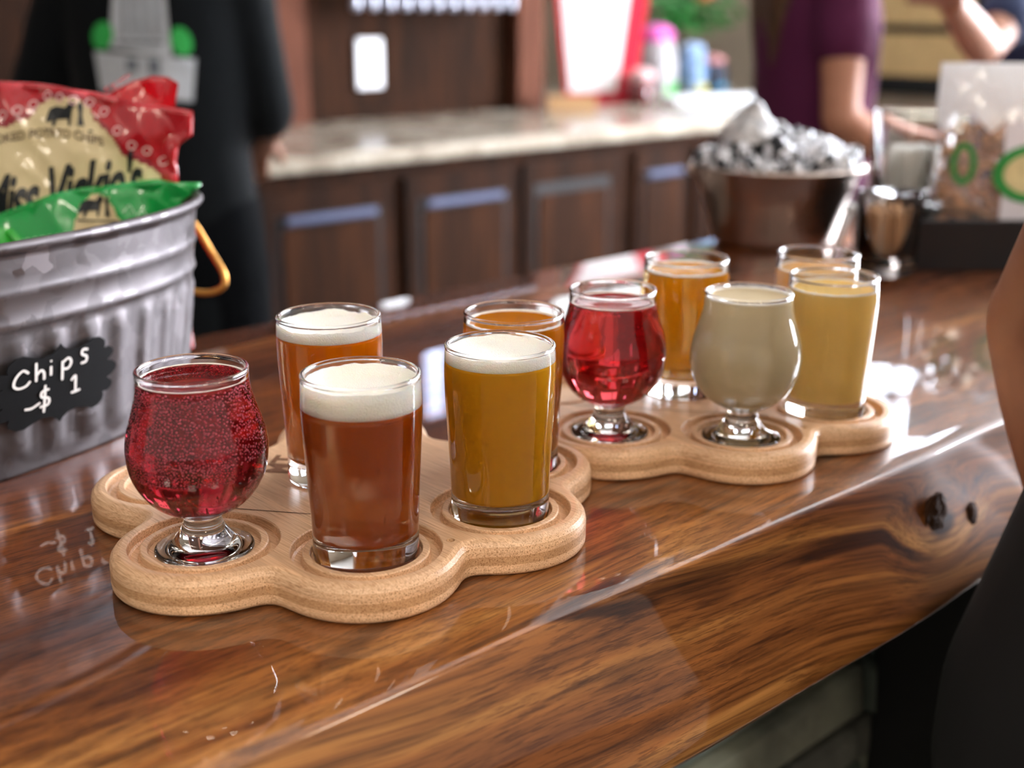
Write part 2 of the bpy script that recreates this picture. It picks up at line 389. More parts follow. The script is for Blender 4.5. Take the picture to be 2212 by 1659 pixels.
# ------------------------------------------------------------------ bar slab with a live edge
def bar():
    root = empty('bar_counter', (1.0, .68, BT), 0, 'thick varnished wooden bar top with a knotty natural front edge', 'bar counter')
    bm = bmesh.new(); X0, X1, N = -1.3, 3.3, 220
    prof = [(.995, -.07), (.998, -.012), (.992, -.002), (.985, 0), (.80, 0), (.60, 0), (.45, 0), (.400, 0), (.3868, 0), (.3852, -.0003), (.3834, -.0013), (.3822, -.0032), (.3808, -.010),
            (.371, -.035), (.361, -.065), (.356, -.085), (.354, -.094), (.359, -.101), (.372, -.104), (.50, -.104), (.80, -.10)]
    rows = []
    for i in range(N+1):
        x = X0+(X1-X0)*i/N; wob = .006*noise.noise(Vector((x*2.1, 3, 0)))+.003*noise.noise(Vector((x*7, 9, 0)))
        row = []
        for k, (y, z) in enumerate(prof):
            y2 = y + (wob*(1 if k >= 7 and k < 19 else 0))
            if 12 <= k <= 17: y2 += .0025*noise.noise(Vector((x*9, k*.7, 5)))
            row.append(bm.verts.new((x-1.0, y2-.68, z)))
        rows.append(row)
    n = len(prof)
    for a, b in zip(rows, rows[1:]):
        for k in range(n): bm.faces.new((a[k], a[(k+1) % n], b[(k+1) % n], b[k]))
    bm.faces.new(rows[0]); bm.faces.new(list(reversed(rows[-1]))); fixn(bm)
    bmesh.ops.translate(bm, verts=bm.verts, vec=(1.0, .68, BT))   # mesh in world coordinates so the grain runs true
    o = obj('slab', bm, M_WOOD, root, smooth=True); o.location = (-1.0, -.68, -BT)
    for s_, (x, y, z, r) in enumerate([(.727, .3665, -.040, .019), (.775, .3650, -.052, .011)]):
        bm = bmesh.new(); ellipsoid(bm, (x-1, y-.68+.002, z), (r*.8, .0036, r), 20, 12)
        for v in bm.verts: v.co += Vector((0, .0022*noise.noise(v.co*300), 0))
        obj('knot', bm, simple('knot_bark', (60, 38, 24), .8, spec=.15, bump=.5, bscale=200), root, smooth=True)
bar()
# stone wall beneath, each stone its own piece
def stone_wall():
    root = structure('wall_bar', (-1.3, .56, 0), (3.2, .75, BT-.104), simple('mortar', (40, 40, 36), .9))
    cols = [(122, 132, 114), (150, 152, 132), (98, 108, 98), (156, 136, 112), (112, 112, 102), (132, 144, 126)]
    ms = [simple('ledge_stone_%d' % i, c, .85, var=.25, vscale=22, bump=.5, bscale=30) for i, c in enumerate(cols)]
    rnd = random.Random(3); z = .10; meshes = []
    while z < .955:
        h = min(rnd.choice((.045, .06, .075)), .962-z)
        x = -.5+rnd.random()*.1
        while x < 2.0:
            L = rnd.uniform(.12, .30); d = rnd.uniform(.02, .045)
            bm = bmesh.new(); box(bm, (-L/2+.003, -d, .002), (L/2-.003, .005, h-.003), .006)
            for v in bm.verts: v.co += Vector([rnd.uniform(-.003, .003) for _ in range(3)])
            obj('stone', bm, rnd.choice(ms), root, loc=(x+L/2, .56, z)); x += L
        z += h
stone_wall()
p = boxo('shade_post', (-.07, -.05, 0), (.07, .05, BT-.106), simple('shade_black', (16, 16, 18), .6), bev=.004)  # black block added where a band of deep shade falls under the bar
p.location = (1.02, .475, 0); tag(p, 'black square post added for the shaded dark band under the bar top', 'post')

# ------------------------------------------------------------------ flight boards
LOBES = [(.320, .631), (.288, .5416), (.345, .4787), (.432, .4726), (.4877, .5216)]
REAR = (.449, .634); CEN = (.388, .560)
B_OFF = (.2885, -.019)
BOARD_T = .0200
def board_mesh():
    cs = [Vector(c)-Vector(CEN) for c in LOBES+[REAR]]; R = .0475
    hull = [cs[0], cs[1], cs[2], cs[3], cs[4], cs[5]]
    def sd_poly(p):
        d = 1e9; inside = True
        for i in range(6):
            a, b = hull[i], hull[(i+1) % 6]; e = b-a; w_ = p-a; t = max(0, min(1, w_.dot(e)/e.dot(e))); d = min(d, (w_-e*t).length)
            if e.x*w_.y-e.y*w_.x < 0: inside = False
        return -d if inside else d
    def sdf(p):
        ds = [(p-c).length-R for c in cs]+[sd_poly(p)-.012]
        k = .007; m_ = min(ds); return -k*math.log(sum(math.exp(-(d-m_)/k) for d in ds))+m_
    N = 360; out = []
    for i in range(N):
        th = 2*PI*i/N; u = Vector((math.cos(th), math.sin(th))); r = .22
        # march inward
        while sdf(u*r) > 0: r -= .004
        lo, hi = r, r+.004
        for _ in range(14):
            mid = (lo+hi)/2
            if sdf(u*mid) > 0: hi = mid
            else: lo = mid
        out.append(u*lo)
    nrm = []
    for p in out:
        e = 1e-4; g = Vector((sdf(p+Vector((e, 0)))-sdf(p-Vector((e, 0))), sdf(p+Vector((0, e)))-sdf(p-Vector((0, e))))); nrm.append(g.normalized())
    T = BOARD_T
    prof = [(.0035, 0), (.0012, .0008), (.0002, .0022), (0, .004), (0, T-.0062), (.0006, T-.0036), (.0022, T-.0014), (.0046, T-.0002), (.0056, T)]
    bm = bmesh.new()
    rings = [[bm.verts.new((p.x-n.x*o, p.y-n.y*o, z)) for p, n in zip(out, nrm)] for o, z in prof]
    for a, b in zip(rings, rings[1:]):
        for i in range(N): bm.faces.new((a[i], a[(i+1) % N], b[(i+1) % N], b[i]))
    bm.faces.new(list(reversed(rings[0])))
    # top with holes for pockets
    RG = .0392; n = 72
    pts = [Vector((v.co.x, v.co.y)) for v in rings[-1]]; edges = [(i, (i+1) % N) for i in range(N)]
    prings = []
    for c in cs:
        if c is cs[5] : rr = .036
        else: rr = RG
        base = len(pts); idx = []
        for k in range(n):
            pts.append(Vector((c.x+rr*math.cos(2*PI*k/n), c.y+rr*math.sin(2*PI*k/n)))); idx.append(base+k)
            edges.append((base+k, base+(k+1) % n))
        prings.append((c, rr, idx))
    # drilled hole
    hc = Vector((.382, .456))-Vector(CEN); base = len(pts)
    for k in range(16): pts.append(Vector((hc.x+.0023*math.cos(2*PI*k/16), hc.y+.0023*math.sin(2*PI*k/16)))); edges.append((base+k, base+(k+1) % 16))
    hidx = list(range(base, base+16))
    r = delaunay_2d_cdt(pts, edges, [], 1, 1e-8); vo, fo, orig = r[0], r[2], r[3]
    V = []; back = {}
    for i, v in enumerate(vo):
        o_ = [q for q in orig[i] if q < N]
        V.append(rings[-1][o_[0]] if o_ else bm.verts.new((v.x, v.y, T)))
        for q in orig[i]: back[q] = i
    def inhole(x, y):
        for c, rr, _ in prings:
            if (x-c.x)**2+(y-c.y)**2 < (rr*.998)**2: return True
        return (x-hc.x)**2+(y-hc.y)**2 < .0022**2
    for f in fo:
        cx = sum(vo[i].x for i in f)/len(f); cy = sum(vo[i].y for i in f)/len(f)
        if inhole(cx, cy): continue
        try: bm.faces.new([V[i] for i in f])
        except ValueError: pass
    for c, rr, idx in prings:
        prof2 = [(rr-.0006, T-.0008), (rr-.0010, T-.0050), (rr-.0022, T-.0060), (.0337, T-.0058), (.0330, T-.0046), (.0326, T-.0014), (.0318, T-.0008), (.0290, T-.0008), (.0286, T-.0014), (.0284, T-.0040), (0, T-.0040)]
        prev = [V[back[q]] for q in idx]
        for rad, z in prof2:
            if rad == 0:
                bm.faces.new(prev); break
            ring = [bm.verts.new((c.x+rad*math.cos(2*PI*k/n), c.y+rad*math.sin(2*PI*k/n), z)) for k in range(n)]
            for k in range(n): bm.faces.new((prev[k], prev[(k+1) % n], ring[(k+1) % n], ring[k]))
            prev = ring
    prev = [V[back[q]] for q in hidx]
    ring = [bm.verts.new((v.co.x, v.co.y, T-.012)) for v in prev]
    for k in range(16): bm.faces.new((prev[k], prev[(k+1) % 16], ring[(k+1) % 16], ring[k]))
    bm.faces.new(ring); fixn(bm)
    me = bpy.data.meshes.new('serving_board'); bm.to_mesh(me); bm.free()
    for p_ in me.polygons: p_.use_smooth = abs(p_.normal.z) < .98 and p_.area < 5e-6
    me.materials.append(M_BAMBOO); return me
bme = board_mesh()
boardA = obj('serving_board', bme, None); boardA.location = (CEN[0], CEN[1], BT)
tag(boardA, 'scalloped bamboo flight board nearest the camera holding the crimson, dark amber and golden beers', 'serving board')
M_BURN = simple('burnt_engraving', (120, 74, 38), .7)
def flatmap(ox, oy, ang, z):
    c, s = math.cos(ang), math.sin(ang)
    return lambda x, y: Vector((ox+x*c-y*s, oy+x*s+y*c, z))
vs, fs = stroke([(0, 0), (.14, 0)], .0011)
mapped('board_line', vs, fs, flatmap(.300-CEN[0], .598-CEN[1], math.radians(-53), BOARD_T+.0002), simple('board_line_brown', (84, 52, 30), .8), boardA)  # thin dark brown line laid flat across the board top
vs, fs = text_mesh('MT', .022, bold=.0006)
mapped('engraving', vs, fs, flatmap(.384-CEN[0], .604-CEN[1], math.radians(40), BOARD_T+.0002), M_BURN, boardA)
boardB = copy_tree(boardA); boardB.location = (CEN[0]+B_OFF[0], CEN[1]+B_OFF[1], BT)
boardB['label'] = 'scalloped bamboo flight board behind the first, holding the straw tulip and the pale beers'

# ------------------------------------------------------------------ glasses
def resample(prof, n=6):
    return [(max(0, p.x), p.y) for p in spline([(a, b, 0) for a, b in prof], n)]
ST_OUT = [(.0262, 0), (.0270, .0009), (.0271, .004), (.0270, .012), (.0272, .022), (.0279, .036), (.0288, .052), (.0296, .067), (.0300, .080), (.0297, .0905), (.0294, .0955)]
ST_IN = [(.0278, .0955), (.0281, .0905), (.0284, .080), (.0280, .067), (.0272, .052), (.0262, .036), (.0254, .022), (.0249, .0165), (.0235, .0138), (.018, .0126), (.009, .0122)]
TU_OUT = [(.0250, 0), (.0254, .0010), (.0244, .0021), (.0200, .0036), (.0160, .0062), (.0122, .0108), (.0102, .0150), (.0097, .0185), (.0112, .0204), (.0170, .0230), (.0242, .0278), (.0299, .0348), (.0338, .0432), (.0352, .0520),
          (.0352, .0580), (.0340, .0655), (.0316, .0735), (.0292, .0815), (.0279, .0880), (.0277, .0955)]
TU_IN = [(.0262, .0955), (.0264, .0880), (.0277, .0815), (.0301, .0735), (.0325, .0655), (.0337, .0580), (.0337, .0520), (.0323, .0440), (.0284, .0360), (.0227, .0292), (.0155, .0248), (.007, .0232)]
H_ST, H_TU = .0972, .0968
def glass_mesh(out, inn, n=96):
    o = resample(out, 5); i = resample(inn, 5)
    r0 = (o[-1][0]+i[0][0])/2; h = o[-1][1]; w_ = (o[-1][0]-i[0][0])/2
    rim = [(r0+w_*1.45*math.cos(a), h+.0006+w_*1.45*math.sin(a)) for a in [PI*k/8 for k in range(9)]]
    bm = bmesh.new()
    base = [(0, .0006), (o[0][0]*.6, .0006), (o[0][0]*.9, .0003)] 
    lathe(bm, base+o+rim+i+[(0, i[-1][1])], n); fixn(bm)
    me = bpy.data.meshes.new('taster_glass'); bm.to_mesh(me); bm.free(); me.materials.append(M_GLASS)
    for p_ in me.polygons: p_.use_smooth = True
    return me
ME_ST, ME_TU = glass_mesh(ST_OUT, ST_IN), glass_mesh(TU_OUT, TU_IN)
def inner_at(inn, z):
    P = sorted([(b, a) for a, b in resample(inn, 5)])
    for (z0, r0), (z1, r1) in zip(P, P[1:]):
        if z0 <= z <= z1: return r0+(r1-r0)*(z-z0)/max(1e-9, z1-z0)
    return P[-1][1]
def liquid_bm(inn, level, eps=.00025):
    P = [(a, b) for a, b in resample(inn, 5) if b < level-.0006][::-1]
    rl = inner_at(inn, level)
    prof = [(0, P[0][1]-eps)]+[(a+eps, b-eps*(1 if b < .02 else 0)) for a, b in P]+[(rl+eps, level+.0004), (rl-.0012, level), (rl*.5, level-.0001), (0, level-.0001)]
    bm = bmesh.new(); lathe(bm, prof, 80); fixn(bm); return bm
def foam_bm(inn, z0, ztop, cling, wav=.0006, seed=0):
    """foam head: wall-hugging ring from z0 up to cling, and a soft, dished surface at ztop"""
    bm = bmesh.new(); n = 96; eps = .00012
    rows = []
    prof = [('b', 0, z0), ('b', .6, z0), ('w', 1, z0), ('w', 1, z0+.25*(cling-z0)), ('w', 1, z0+.6*(cling-z0)), ('w', 1, cling), ('i', .97, cling-.0004), ('i', .94, (cling+ztop)/2), ('i', .86, ztop), ('i', .5, ztop-.0009), ('i', .2, ztop-.0012)]
    for k, (ty, fr, z) in enumerate(prof):
        row = []
        for i in range(n):
            th = 2*PI*i/n; dx = Vector((math.cos(th)*2.2, math.sin(th)*2.2, seed))
            dz = noise.noise(dx*1.4)*wav*2+noise.noise(dx*4)*wav
            if k in (3,): dz *= .3
            if ty == 'i' and fr < .9: dz = noise.noise(Vector((math.cos(th)*fr*3, math.sin(th)*fr*3, seed+k)))*.0004
            if k >= 5 and k <= 6: dz = dz*1.5
            zz = z+dz; r = inner_at(inn, min(zz, .0954))*fr+(eps if fr == 1 else 0)
            row.append(bm.verts.new((r*math.cos(th), r*math.sin(th), zz)))
        rows.append(row)
    for a, b in zip(rows, rows[1:]):
        for i in range(n): bm.faces.new((a[i], a[(i+1) % n], b[(i+1) % n], b[i]))
    bm.faces.new(rows[0][::-1]) if False else None
    c0 = bm.verts.new((0, 0, z0)); c1 = bm.verts.new((0, 0, ztop-.0012))
    for i in range(n):
        bm.faces.new((c0, rows[0][(i+1) % n], rows[0][i])) if False else None
        bm.faces.new((c1, rows[-1][i], rows[-1][(i+1) % n]))
    bmesh.ops.delete(bm, geom=[v for v in rows[0]]+[c0], context='VERTS')
    fixn(bm); return bm
def ring_bm(inn, z, th=.0006, wd=.0011, seed=0):
    """thin line of froth round the wall of the glass"""
    bm = bmesh.new(); r = inner_at(inn, z)+.0001; n = 80; rows = []
    for k in range(6):
        a = 2*PI*k/6; row = []
        for i in range(n):
            t_ = 2*PI*i/n; wv = 1+.45*noise.noise(Vector((math.cos(t_)*6, math.sin(t_)*6, seed)))
            rr = r-wd*wv*.5+wd*wv*.5*math.cos(a); row.append(bm.verts.new((rr*math.cos(t_), rr*math.sin(t_), z+th*wv*math.sin(a))))
        rows.append(row)
    for k in range(6):
        a, b = rows[k], rows[(k+1) % 6]
        for i in range(n): bm.faces.new((a[i], a[(i+1) % n], b[(i+1) % n], b[i]))
    fixn(bm); return bm
ICO = None
def bubbles_bm(inn, spec, seed):
    """spec: list of (count, z0, z1, r0, r1, th0, th1, depth)"""
    rnd = random.Random(seed); V, F = [], []
    b0 = bmesh.new(); bmesh.ops.create_icosphere(b0, subdivisions=1, radius=1); vv = [v.co.copy() for v in b0.verts]; ff = [[v.index for v in f.verts] for f in b0.faces]; b0.free()
    pts = []
    for cnt, z0, z1, r0, r1, t0, t1, dep in spec:
        k = 0; tries = 0
        while k < cnt and tries < cnt*8:
            tries += 1
            z = rnd.uniform(z0, z1); th = rnd.uniform(t0, t1); r = rnd.uniform(r0, r1)
            R = inner_at(inn, z)+.0003-r*.25-(rnd.random()*dep if dep else 0)
            p_ = Vector((R*math.cos(th), R*math.sin(th), z))
            if any(abs(q.z-z) < .0013 and (q-p_).length < r+qr for q, qr in pts[-700:]): continue
            pts.append((p_, r)); k += 1
            o = len(V); V += [tuple(p_+v*r) for v in vv]; F += [tuple(i+o for i in f) for f in ff]
    me = bpy.data.meshes.new('bubbles'); me.from_pydata(V, [], F); me.update()
    for p_ in me.polygons: p_.use_smooth = True
    return me

GB = BT+BOARD_T-.0040        # glasses stand on the pocket floors
def make_glass(kind, xy, label, liq, level, z=GB):
    me, inn, nm = (ME_ST, ST_IN, 'taster_glass') if kind == 's' else (ME_TU, TU_IN, 'tulip_glass')
    root = empty(nm, (xy[0], xy[1], z+.0001), 0, label, 'glass')
    obj('bowl', me, None, root)
    o = obj('drink', liquid_bm(inn, level), liq, root, smooth=True)
    return root, inn
L_RED = mat_liquid('crimson_cider', (.88, .04, .20), 70, (216, 0, 22), .22, .04)
L_RED2 = mat_liquid('scarlet_cider', (.95, .03, .10), 45, (255, 8, 30), .32, .05)
L_DAMB = mat_liquid('dark_amber_ale', (.92, .62, .07), 24, (240, 116, 4), .6, .12)
L_ORG = mat_liquid('orange_ale', (.99, .76, .0), 16, (255, 150, 2), .8, .12, .38)
L_GOLD = mat_liquid('hazy_golden_ale', (.99, .84, .1), 8, (255, 194, 44), .94, .2, .42)
L_COPPER = mat_liquid('copper_ale', (.97, .72, .03), 24, (255, 166, 30), .7, .10)
L_AMBER = mat_liquid('amber_lager', (.99, .80, .03), 20, (255, 180, 4), .7, .06, .4)
L_STRAW = mat_liquid('straw_cider', (.99, .96, .86), 3, (255, 236, 196), .84, .2, .5)
L_PALE = mat_liquid('pale_hazy_beer', (.99, .93, .66), 4, (255, 220, 140), .93, .25, .45)
L_PEACH = mat_liquid('peach_beer', (.99, .93, .8), 4, (255, 210, 150), .93, .25, .45)
M_BUB = simple('bubble_skin', (240, 132, 152), .15, trans=.3, ior=1.1, coat=.6)
M_BUBW = simple('pale_bubble_skin', (250, 244, 230), .12, trans=.35, ior=1.1, coat=.6)

CAMDIR = math.atan2(-.5416, -.288)   # side that faces the room front
g, inn = make_glass('t', (.2880, .5416), 'stemmed tulip glass of crimson cider covered inside with tiny bubbles, on the near board', L_RED, .0915)
fo = obj('froth_line', ring_bm(inn, .0917, .0005, .0009, 1), M_FOAMLINE, g, smooth=True)
fo = obj('bubbles', bubbles_bm(inn, [(1500, .054, .0905, .00045, .00078, CAMDIR-1.75, CAMDIR+1.75, 0), (300, .046, .058, .0004, .0008, CAMDIR-1.2, CAMDIR+.5, 0), (420, .028, .052, .0003, .0006, -PI, PI, .004), (500, .06, .0905, .0004, .0008, CAMDIR+1.75, CAMDIR+2*PI-1.75, 0)], 5), M_BUB, g); fo['kind'] = 'stuff'
g, inn = make_glass('s', (.3449, .4787), 'straight taster of dark amber ale under a thick cream head, nearest the bar edge', L_DAMB, .0805)
obj('foam', foam_bm(inn, .0804, .0880, .0935, .0003, 2), M_FOAM, g, smooth=True)
g, inn = make_glass('s', (.3929, .5742), 'straight taster of bright orange ale with white foam, mid-board behind the dark amber one', L_ORG, .0860, z=BT+BOARD_T)
obj('foam', foam_bm(inn, .0857, .0900, .0930, .0004, 9), M_FOAM, g, smooth=True)
g, inn = make_glass('s', (.4320, .4726), 'straight taster of hazy golden ale foaming to its rim, right side of near board', L_GOLD, .0880)
obj('foam', foam_bm(inn, .0877, .0915, .0948, .0003, 14), M_FOAM, g, smooth=True)
g, inn = make_glass('s', (.4877, .5216), 'straight taster of copper ale with thin froth ring, hidden behind the hazy golden one', L_COPPER, .0905)
obj('froth_line', ring_bm(inn, .0907, .0010, .0022, 3), M_FOAMLINE, g, smooth=True)
g, inn = make_glass('t', (.5775, .5250), 'stemmed tulip glass of clear scarlet cider, left front pocket of the far board', L_RED2, .0880)
obj('froth_line', ring_bm(inn, .0881, .0008, .0014, 4), M_FOAMLINE, g, smooth=True)
fo = obj('bubbles', bubbles_bm(inn, [(170, .03, .087, .0003, .0006, -PI, PI, .003), (26, .084, .0875, .0006, .0009, -PI, PI, 0)], 8), M_BUB, g); fo['kind'] = 'stuff'
g, inn = make_glass('t', (.6335, .4602), 'stemmed tulip glass of pale straw cider filled to the rim, frosty with condensation', L_STRAW, .0935)
obj('froth_line', ring_bm(inn, .0938, .0010, .0022, 5), M_FOAMLINE, g, smooth=True)
fo = obj('bubbles', bubbles_bm(inn, [(90, .03, .09, .0003, .0006, -PI, PI, .003)], 12), M_BUBW, g); fo['kind'] = 'stuff'
g, inn = make_glass('s', (.6760, .5458), 'straight taster of clear amber lager between the scarlet and the straw tulips', L_AMBER, .0880, z=BT+BOARD_T)
obj('froth_line', ring_bm(inn, .0883, .0013, .0030, 6), M_FOAMLINE, g, smooth=True)
g, inn = make_glass('s', (.7175, .4525), 'straight taster of hazy pale yellow beer at the right end of the far board', L_PALE, .0880)
obj('froth_line', ring_bm(inn, .0882, .0009, .0016, 7), M_FOAMLINE, g, smooth=True)
g, inn = make_glass('s', (.7780, .5055), 'straight taster of peach-coloured beer half hidden behind the pale yellow one', L_PEACH, .0850)
obj('froth_line', ring_bm(inn, .0852, .0009, .0016, 8), M_FOAMLINE, g, smooth=True)

# ------------------------------------------------------------------ galvanised tub with sticker and wire handle
TC, TA, TB, TF, TH = (.115, .873), .334, .139, .020, .148
def tub_pt(t, z, off=0):
    k = TF*z/TH; a, b = TA+k, TB+k
    n = Vector((math.cos(t)/a, math.sin(t)/b, 0)).normalized()
    return Vector((TC[0]+a*math.cos(t), TC[1]+b*math.sin(t), BT+z)) + n*off
def tub():
    root = empty('metal_tub', (TC[0], TC[1], BT), 0, 'oval galvanised steel tub with fluted sides holding bags of chips', 'tub')
    M = mat_galv('galvanised_steel', (108, 103, 105), .46)
    bm = bmesh.new(); n = 540
    zs = [0, .002, .005, .010, .013, .018, .05, .080, .086, .090, .094, .0965, .099, .1015, .106, .1165, .119, .1215, .124, .13, .140, .146]
    rows = []
    # arc length table for even ribs
    ts = [2*PI*i/n for i in range(n)]; L = [0]
    for i in range(n): L.append(L[-1]+(tub_pt(2*PI*(i+1)/n, 0)-tub_pt(2*PI*i/n, 0)).length)
    NR = 58
    for z in zs:
        row = []
        for i, t in enumerate(ts):
            ph = (L[i]/L[-1]*NR) % 1.0
            d = 0
            if .010 < z < .092:
                e = min(1, (z-.010)/.006, (.092-z)/.006); q = max(0, 1-abs(ph-.5)/.30); d = .0024*e*(math.sin(q*PI/2)**.6 if q > 0 else 0)
            if .0955 <= z <= .103: d = .0022*math.sin(PI*(z-.0955)/.0075)
            if .116 <= z <= .1225: d = .0016*math.sin(PI*(z-.116)/.0065)
            row.append(bm.verts.new(tub_pt(t, z, d)))
        rows.append(row)
    # rolled rim
    for k in range(9):
        a = -PI/2+2*PI*k/9*.98; row = [bm.verts.new(tub_pt(t, TH+.0036*math.sin(a), .0036*math.cos(a)+.001)) for t in ts]; rows.append(row)
    for z in (.144, .10, .05, .004): rows.append([bm.verts.new(tub_pt(t, z, -.0015)) for t in ts])
    for a, b in zip(rows, rows[1:]):
        for i in range(n): bm.faces.new((a[i], a[(i+1) % n], b[(i+1) % n], b[i]))
    bm.faces.new(rows[-1]); bm.faces.new(rows[0][::-1]); fixn(bm)
    o = obj('body', bm, M, root, smooth=True); o.location = (-TC[0], -TC[1], -BT)
    # wire handle at the right-hand end
    Mh = simple('brass_wire', (196, 142, 74), .3, metal=1)
    pts = [(.466, .925, 1.206), (.480, .915, 1.200), (.490, .904, 1.190), (.499, .892, 1.165), (.5025, .880, 1.148), (.500, .878, 1.138), (.490, .884, 1.1335), (.476, .893, 1.136), (.462, .900, 1.142)]
    P = spline(pts, 6); bm = bmesh.new(); tube(bm, P, .0030, 10)
    o = obj('handle', bm, Mh, root, smooth=True); o.location = (-TC[0], -TC[1], -BT); o['label'] = 'brass-coloured wire handle'
    # sticker
    tc_, zc = -.985, .0560
    def sm(x, y, off=.0052):
        # x metres along the wall
        dt = x/ (tub_pt(tc_+.01, zc)-tub_pt(tc_, zc)).length*.01
        ang = math.radians(1.5); x2, y2 = x, y
        return tub_pt(tc_+dt, zc+y2, off)
    pts = []
    W_, H_ = .0455, .0212
    quad = [(.0, 1.22), (.05, 1.10), (.14, .98), (.30, .94), (.44, 1.02), (.58, 1.12), (.70, 1.10), (.80, .96), (.82, .82), (.80, .70), (.90, .72), (.98, .62), (1.0, .48), (.94, .36), (.88, .28), (.98, .22), (1.06, .10), (1.08, 0)]
    for x, y in quad: pts.append((x*W_, y*H_))
    for x, y in quad[::-1][1:]: pts.append((x*W_, -y*H_))
    for x, y in quad[1:]: pts.append((-x*W_, -y*H_))
    for x, y in quad[::-1][1:-1]: pts.append((-x*W_, y*H_))
    Pn = []
    for i in range(len(pts)):
        Pn.append(pts[i])
    vs, fs = poly_patch(Pn)
    o = mapped('sticker', vs, fs, sm, simple('chalkboard_black', (10, 10, 12), .75, spec=.2), root, sub=3); o.location = (-TC[0], -TC[1], -BT)
    o['label'] = 'black ornate-edged sticker'
    md = o.modifiers.new('thick', 'SOLIDIFY'); md.thickness = .0006
    s_ = []
    def st(pts, x, y, k=1.0, wd=.0019): s_.append(stroke([(x+a*k, y+b*k) for a, b in pts], wd))
    u = .0100
    st([(1.0, .85), (.6, 1.15), (.15, .75), (0, .2), (.3, -.1), (.8, -.05), (1.1, .25)], -.0335, .0062, u)          # C
    st([(0, 1.6), (0, .9), (0, 0)], -.0185, .0068, u*.9); st([(0, .5), (.35, .85), (.6, .6), (.62, 0)], -.0185, .0068, u*.9)   # h
    st([(0, .8), (0, .4), (0, 0)], -.0080, .0085, u*.9); st([(0, 1.15), (0, 1.3)], -.0080, .0085, u*.9)              # i
    st([(0, .9), (0, 0), (0, -.75)], .0005, .0092, u*.9); st([(0, .75), (.5, 1.0), (.75, .6), (.5, .15), (0, .2)], .0005, .0092, u*.9)   # p
    st([(.7, 1.1), (.2, 1.2), (.1, .8), (.55, .5), (.5, .05), (0, .0)], .0150, .0112, u*.85)                         # s
    st([(.75, 1.2), (.25, 1.15), (.2, .75), (.7, .5), (.65, .05), (.05, .0)], -.0165, -.0135, u); st([(.45, 1.6), (.42, .6), (.35, -.5)], -.0165, -.0135, u); st([(-1.0, .0), (-.5, -.05), (.1, .2)], -.0165, -.0120, u)  # $
    st([(0, 1.0), (.35, 1.3), (.38, .6), (.38, 0)], .0075, -.0095, u*.95); st([(0, .0), (.4, .0), (.8, .05)], .0075, -.0095, u*.95)      # 1
    vs, fs = merge(s_)
    o = mapped('chalk_lettering', vs, fs, lambda x, y: sm(x*1.0, y*.86, .0062), simple('chalk_white', (226, 222, 218), .8), root); o.location = (-TC[0], -TC[1], -BT)
tub()

# ------------------------------------------------------------------ bags of chips
IR = Vector((.7314, -.682, 0)); IU = Vector((0, 0, 1)); IB = Vector((.682, .7314, 0))   # picture-wise right, up and away directions in the room
def lerp_poly(P, x):
    if x <= P[0][0]: return P[0][1]
    for (a, b), (c, d) in zip(P, P[1:]):
        if x <= c: return b+(d-b)*(x-a)/(c-a)
    return P[-1][1]
def chip_bag(origin, tops, bottom, rights, left, label, colors, zonef, bulge=.022, seed=0, tilt=0.0, wr=1.0, yaw=0.0):
    root = empty('chip_bag', origin, 0, label, 'chip bag')
    right = IR*math.cos(yaw)+IB*math.sin(yaw); back = IB*math.cos(yaw)-IR*math.sin(yaw)
    right0 = rights[0][1]
    def surf(s, t, side=-1, off=0.0):
        tt = lerp_poly(tops, s); rr = lerp_poly(rights, t)
        u = (s-left)/(rr-left)*2-1; v = (t-bottom)/(tt-bottom)
        u = max(-1, min(1, u)); v = max(0, min(1, v))
        dep = bulge*(1-abs(u)**2.6)*(math.sin(PI*min(1, (v*.93+.07)))**.55 if v < 1 else 0)
        n1 = noise.noise(Vector((s*26+seed*7, t*20, seed))); n2 = noise.noise(Vector((s*70+seed, t*55, seed*3)))
        ridge = abs(noise.noise(Vector((s*38+t*26+seed, t*9-s*6, seed*2))))
        e = max(abs(u)**4, v**5)
        dep += wr*(n1*.0050+n2*.0014-ridge*.0085*(.35+.65*e))+.004*math.sin(s*130+seed)*v**6*wr
        p_ = right*s+IU*t*math.cos(tilt)+back*(t*math.sin(tilt))
        return p_+back*side*(dep+off)
    NS, NTT = 130, 90
    V, F, MI = [], [], []
    for side in (-1, 1):
        base = len(V)
        for j in range(NTT+1):
            for i in range(NS+1):
                s = left+(.13-left)*0
                v = j/NTT; u = i/NS
                t0 = bottom+v*(lerp_poly(tops, left+u*(right0-left))-bottom)
                rr = lerp_poly(rights, t0); s = left+u*(rr-left)
                t = bottom+v*(lerp_poly(tops, s)-bottom)
                q = surf(s, t, side)
                if side == 1 and (i in (0, NS) or j == NTT): q = surf(s, t, -1)+back*.0012
                V.append(tuple(q))
                if i < NS and j < NTT:
                    k = base+j*(NS+1)+i; F.append((k, k+1, k+NS+2, k+NS+1) if side == -1 else (k, k+NS+1, k+NS+2, k+1)); MI.append(zonef(s, t) if side == -1 else 0)
    me = bpy.data.meshes.new('chip_bag'); me.from_pydata(V, [], F)
    for c in colors: me.materials.append(c)
    for p_, mi in zip(me.polygons, MI): p_.material_index = mi; p_.use_smooth = True
    obj('pouch', me, None, root)
    return root, surf
M_BRED = simple('red_foil', (186, 22, 34), .26, coat=.8, spec=.7); M_BCREAM = simple('cream_print', (226, 206, 158), .35, coat=.6)
M_BDRED = simple('dark_red_print', (150, 20, 36), .3, coat=.7); M_BGREEN = simple('green_foil', (28, 168, 76), .24, coat=.8, spec=.7)
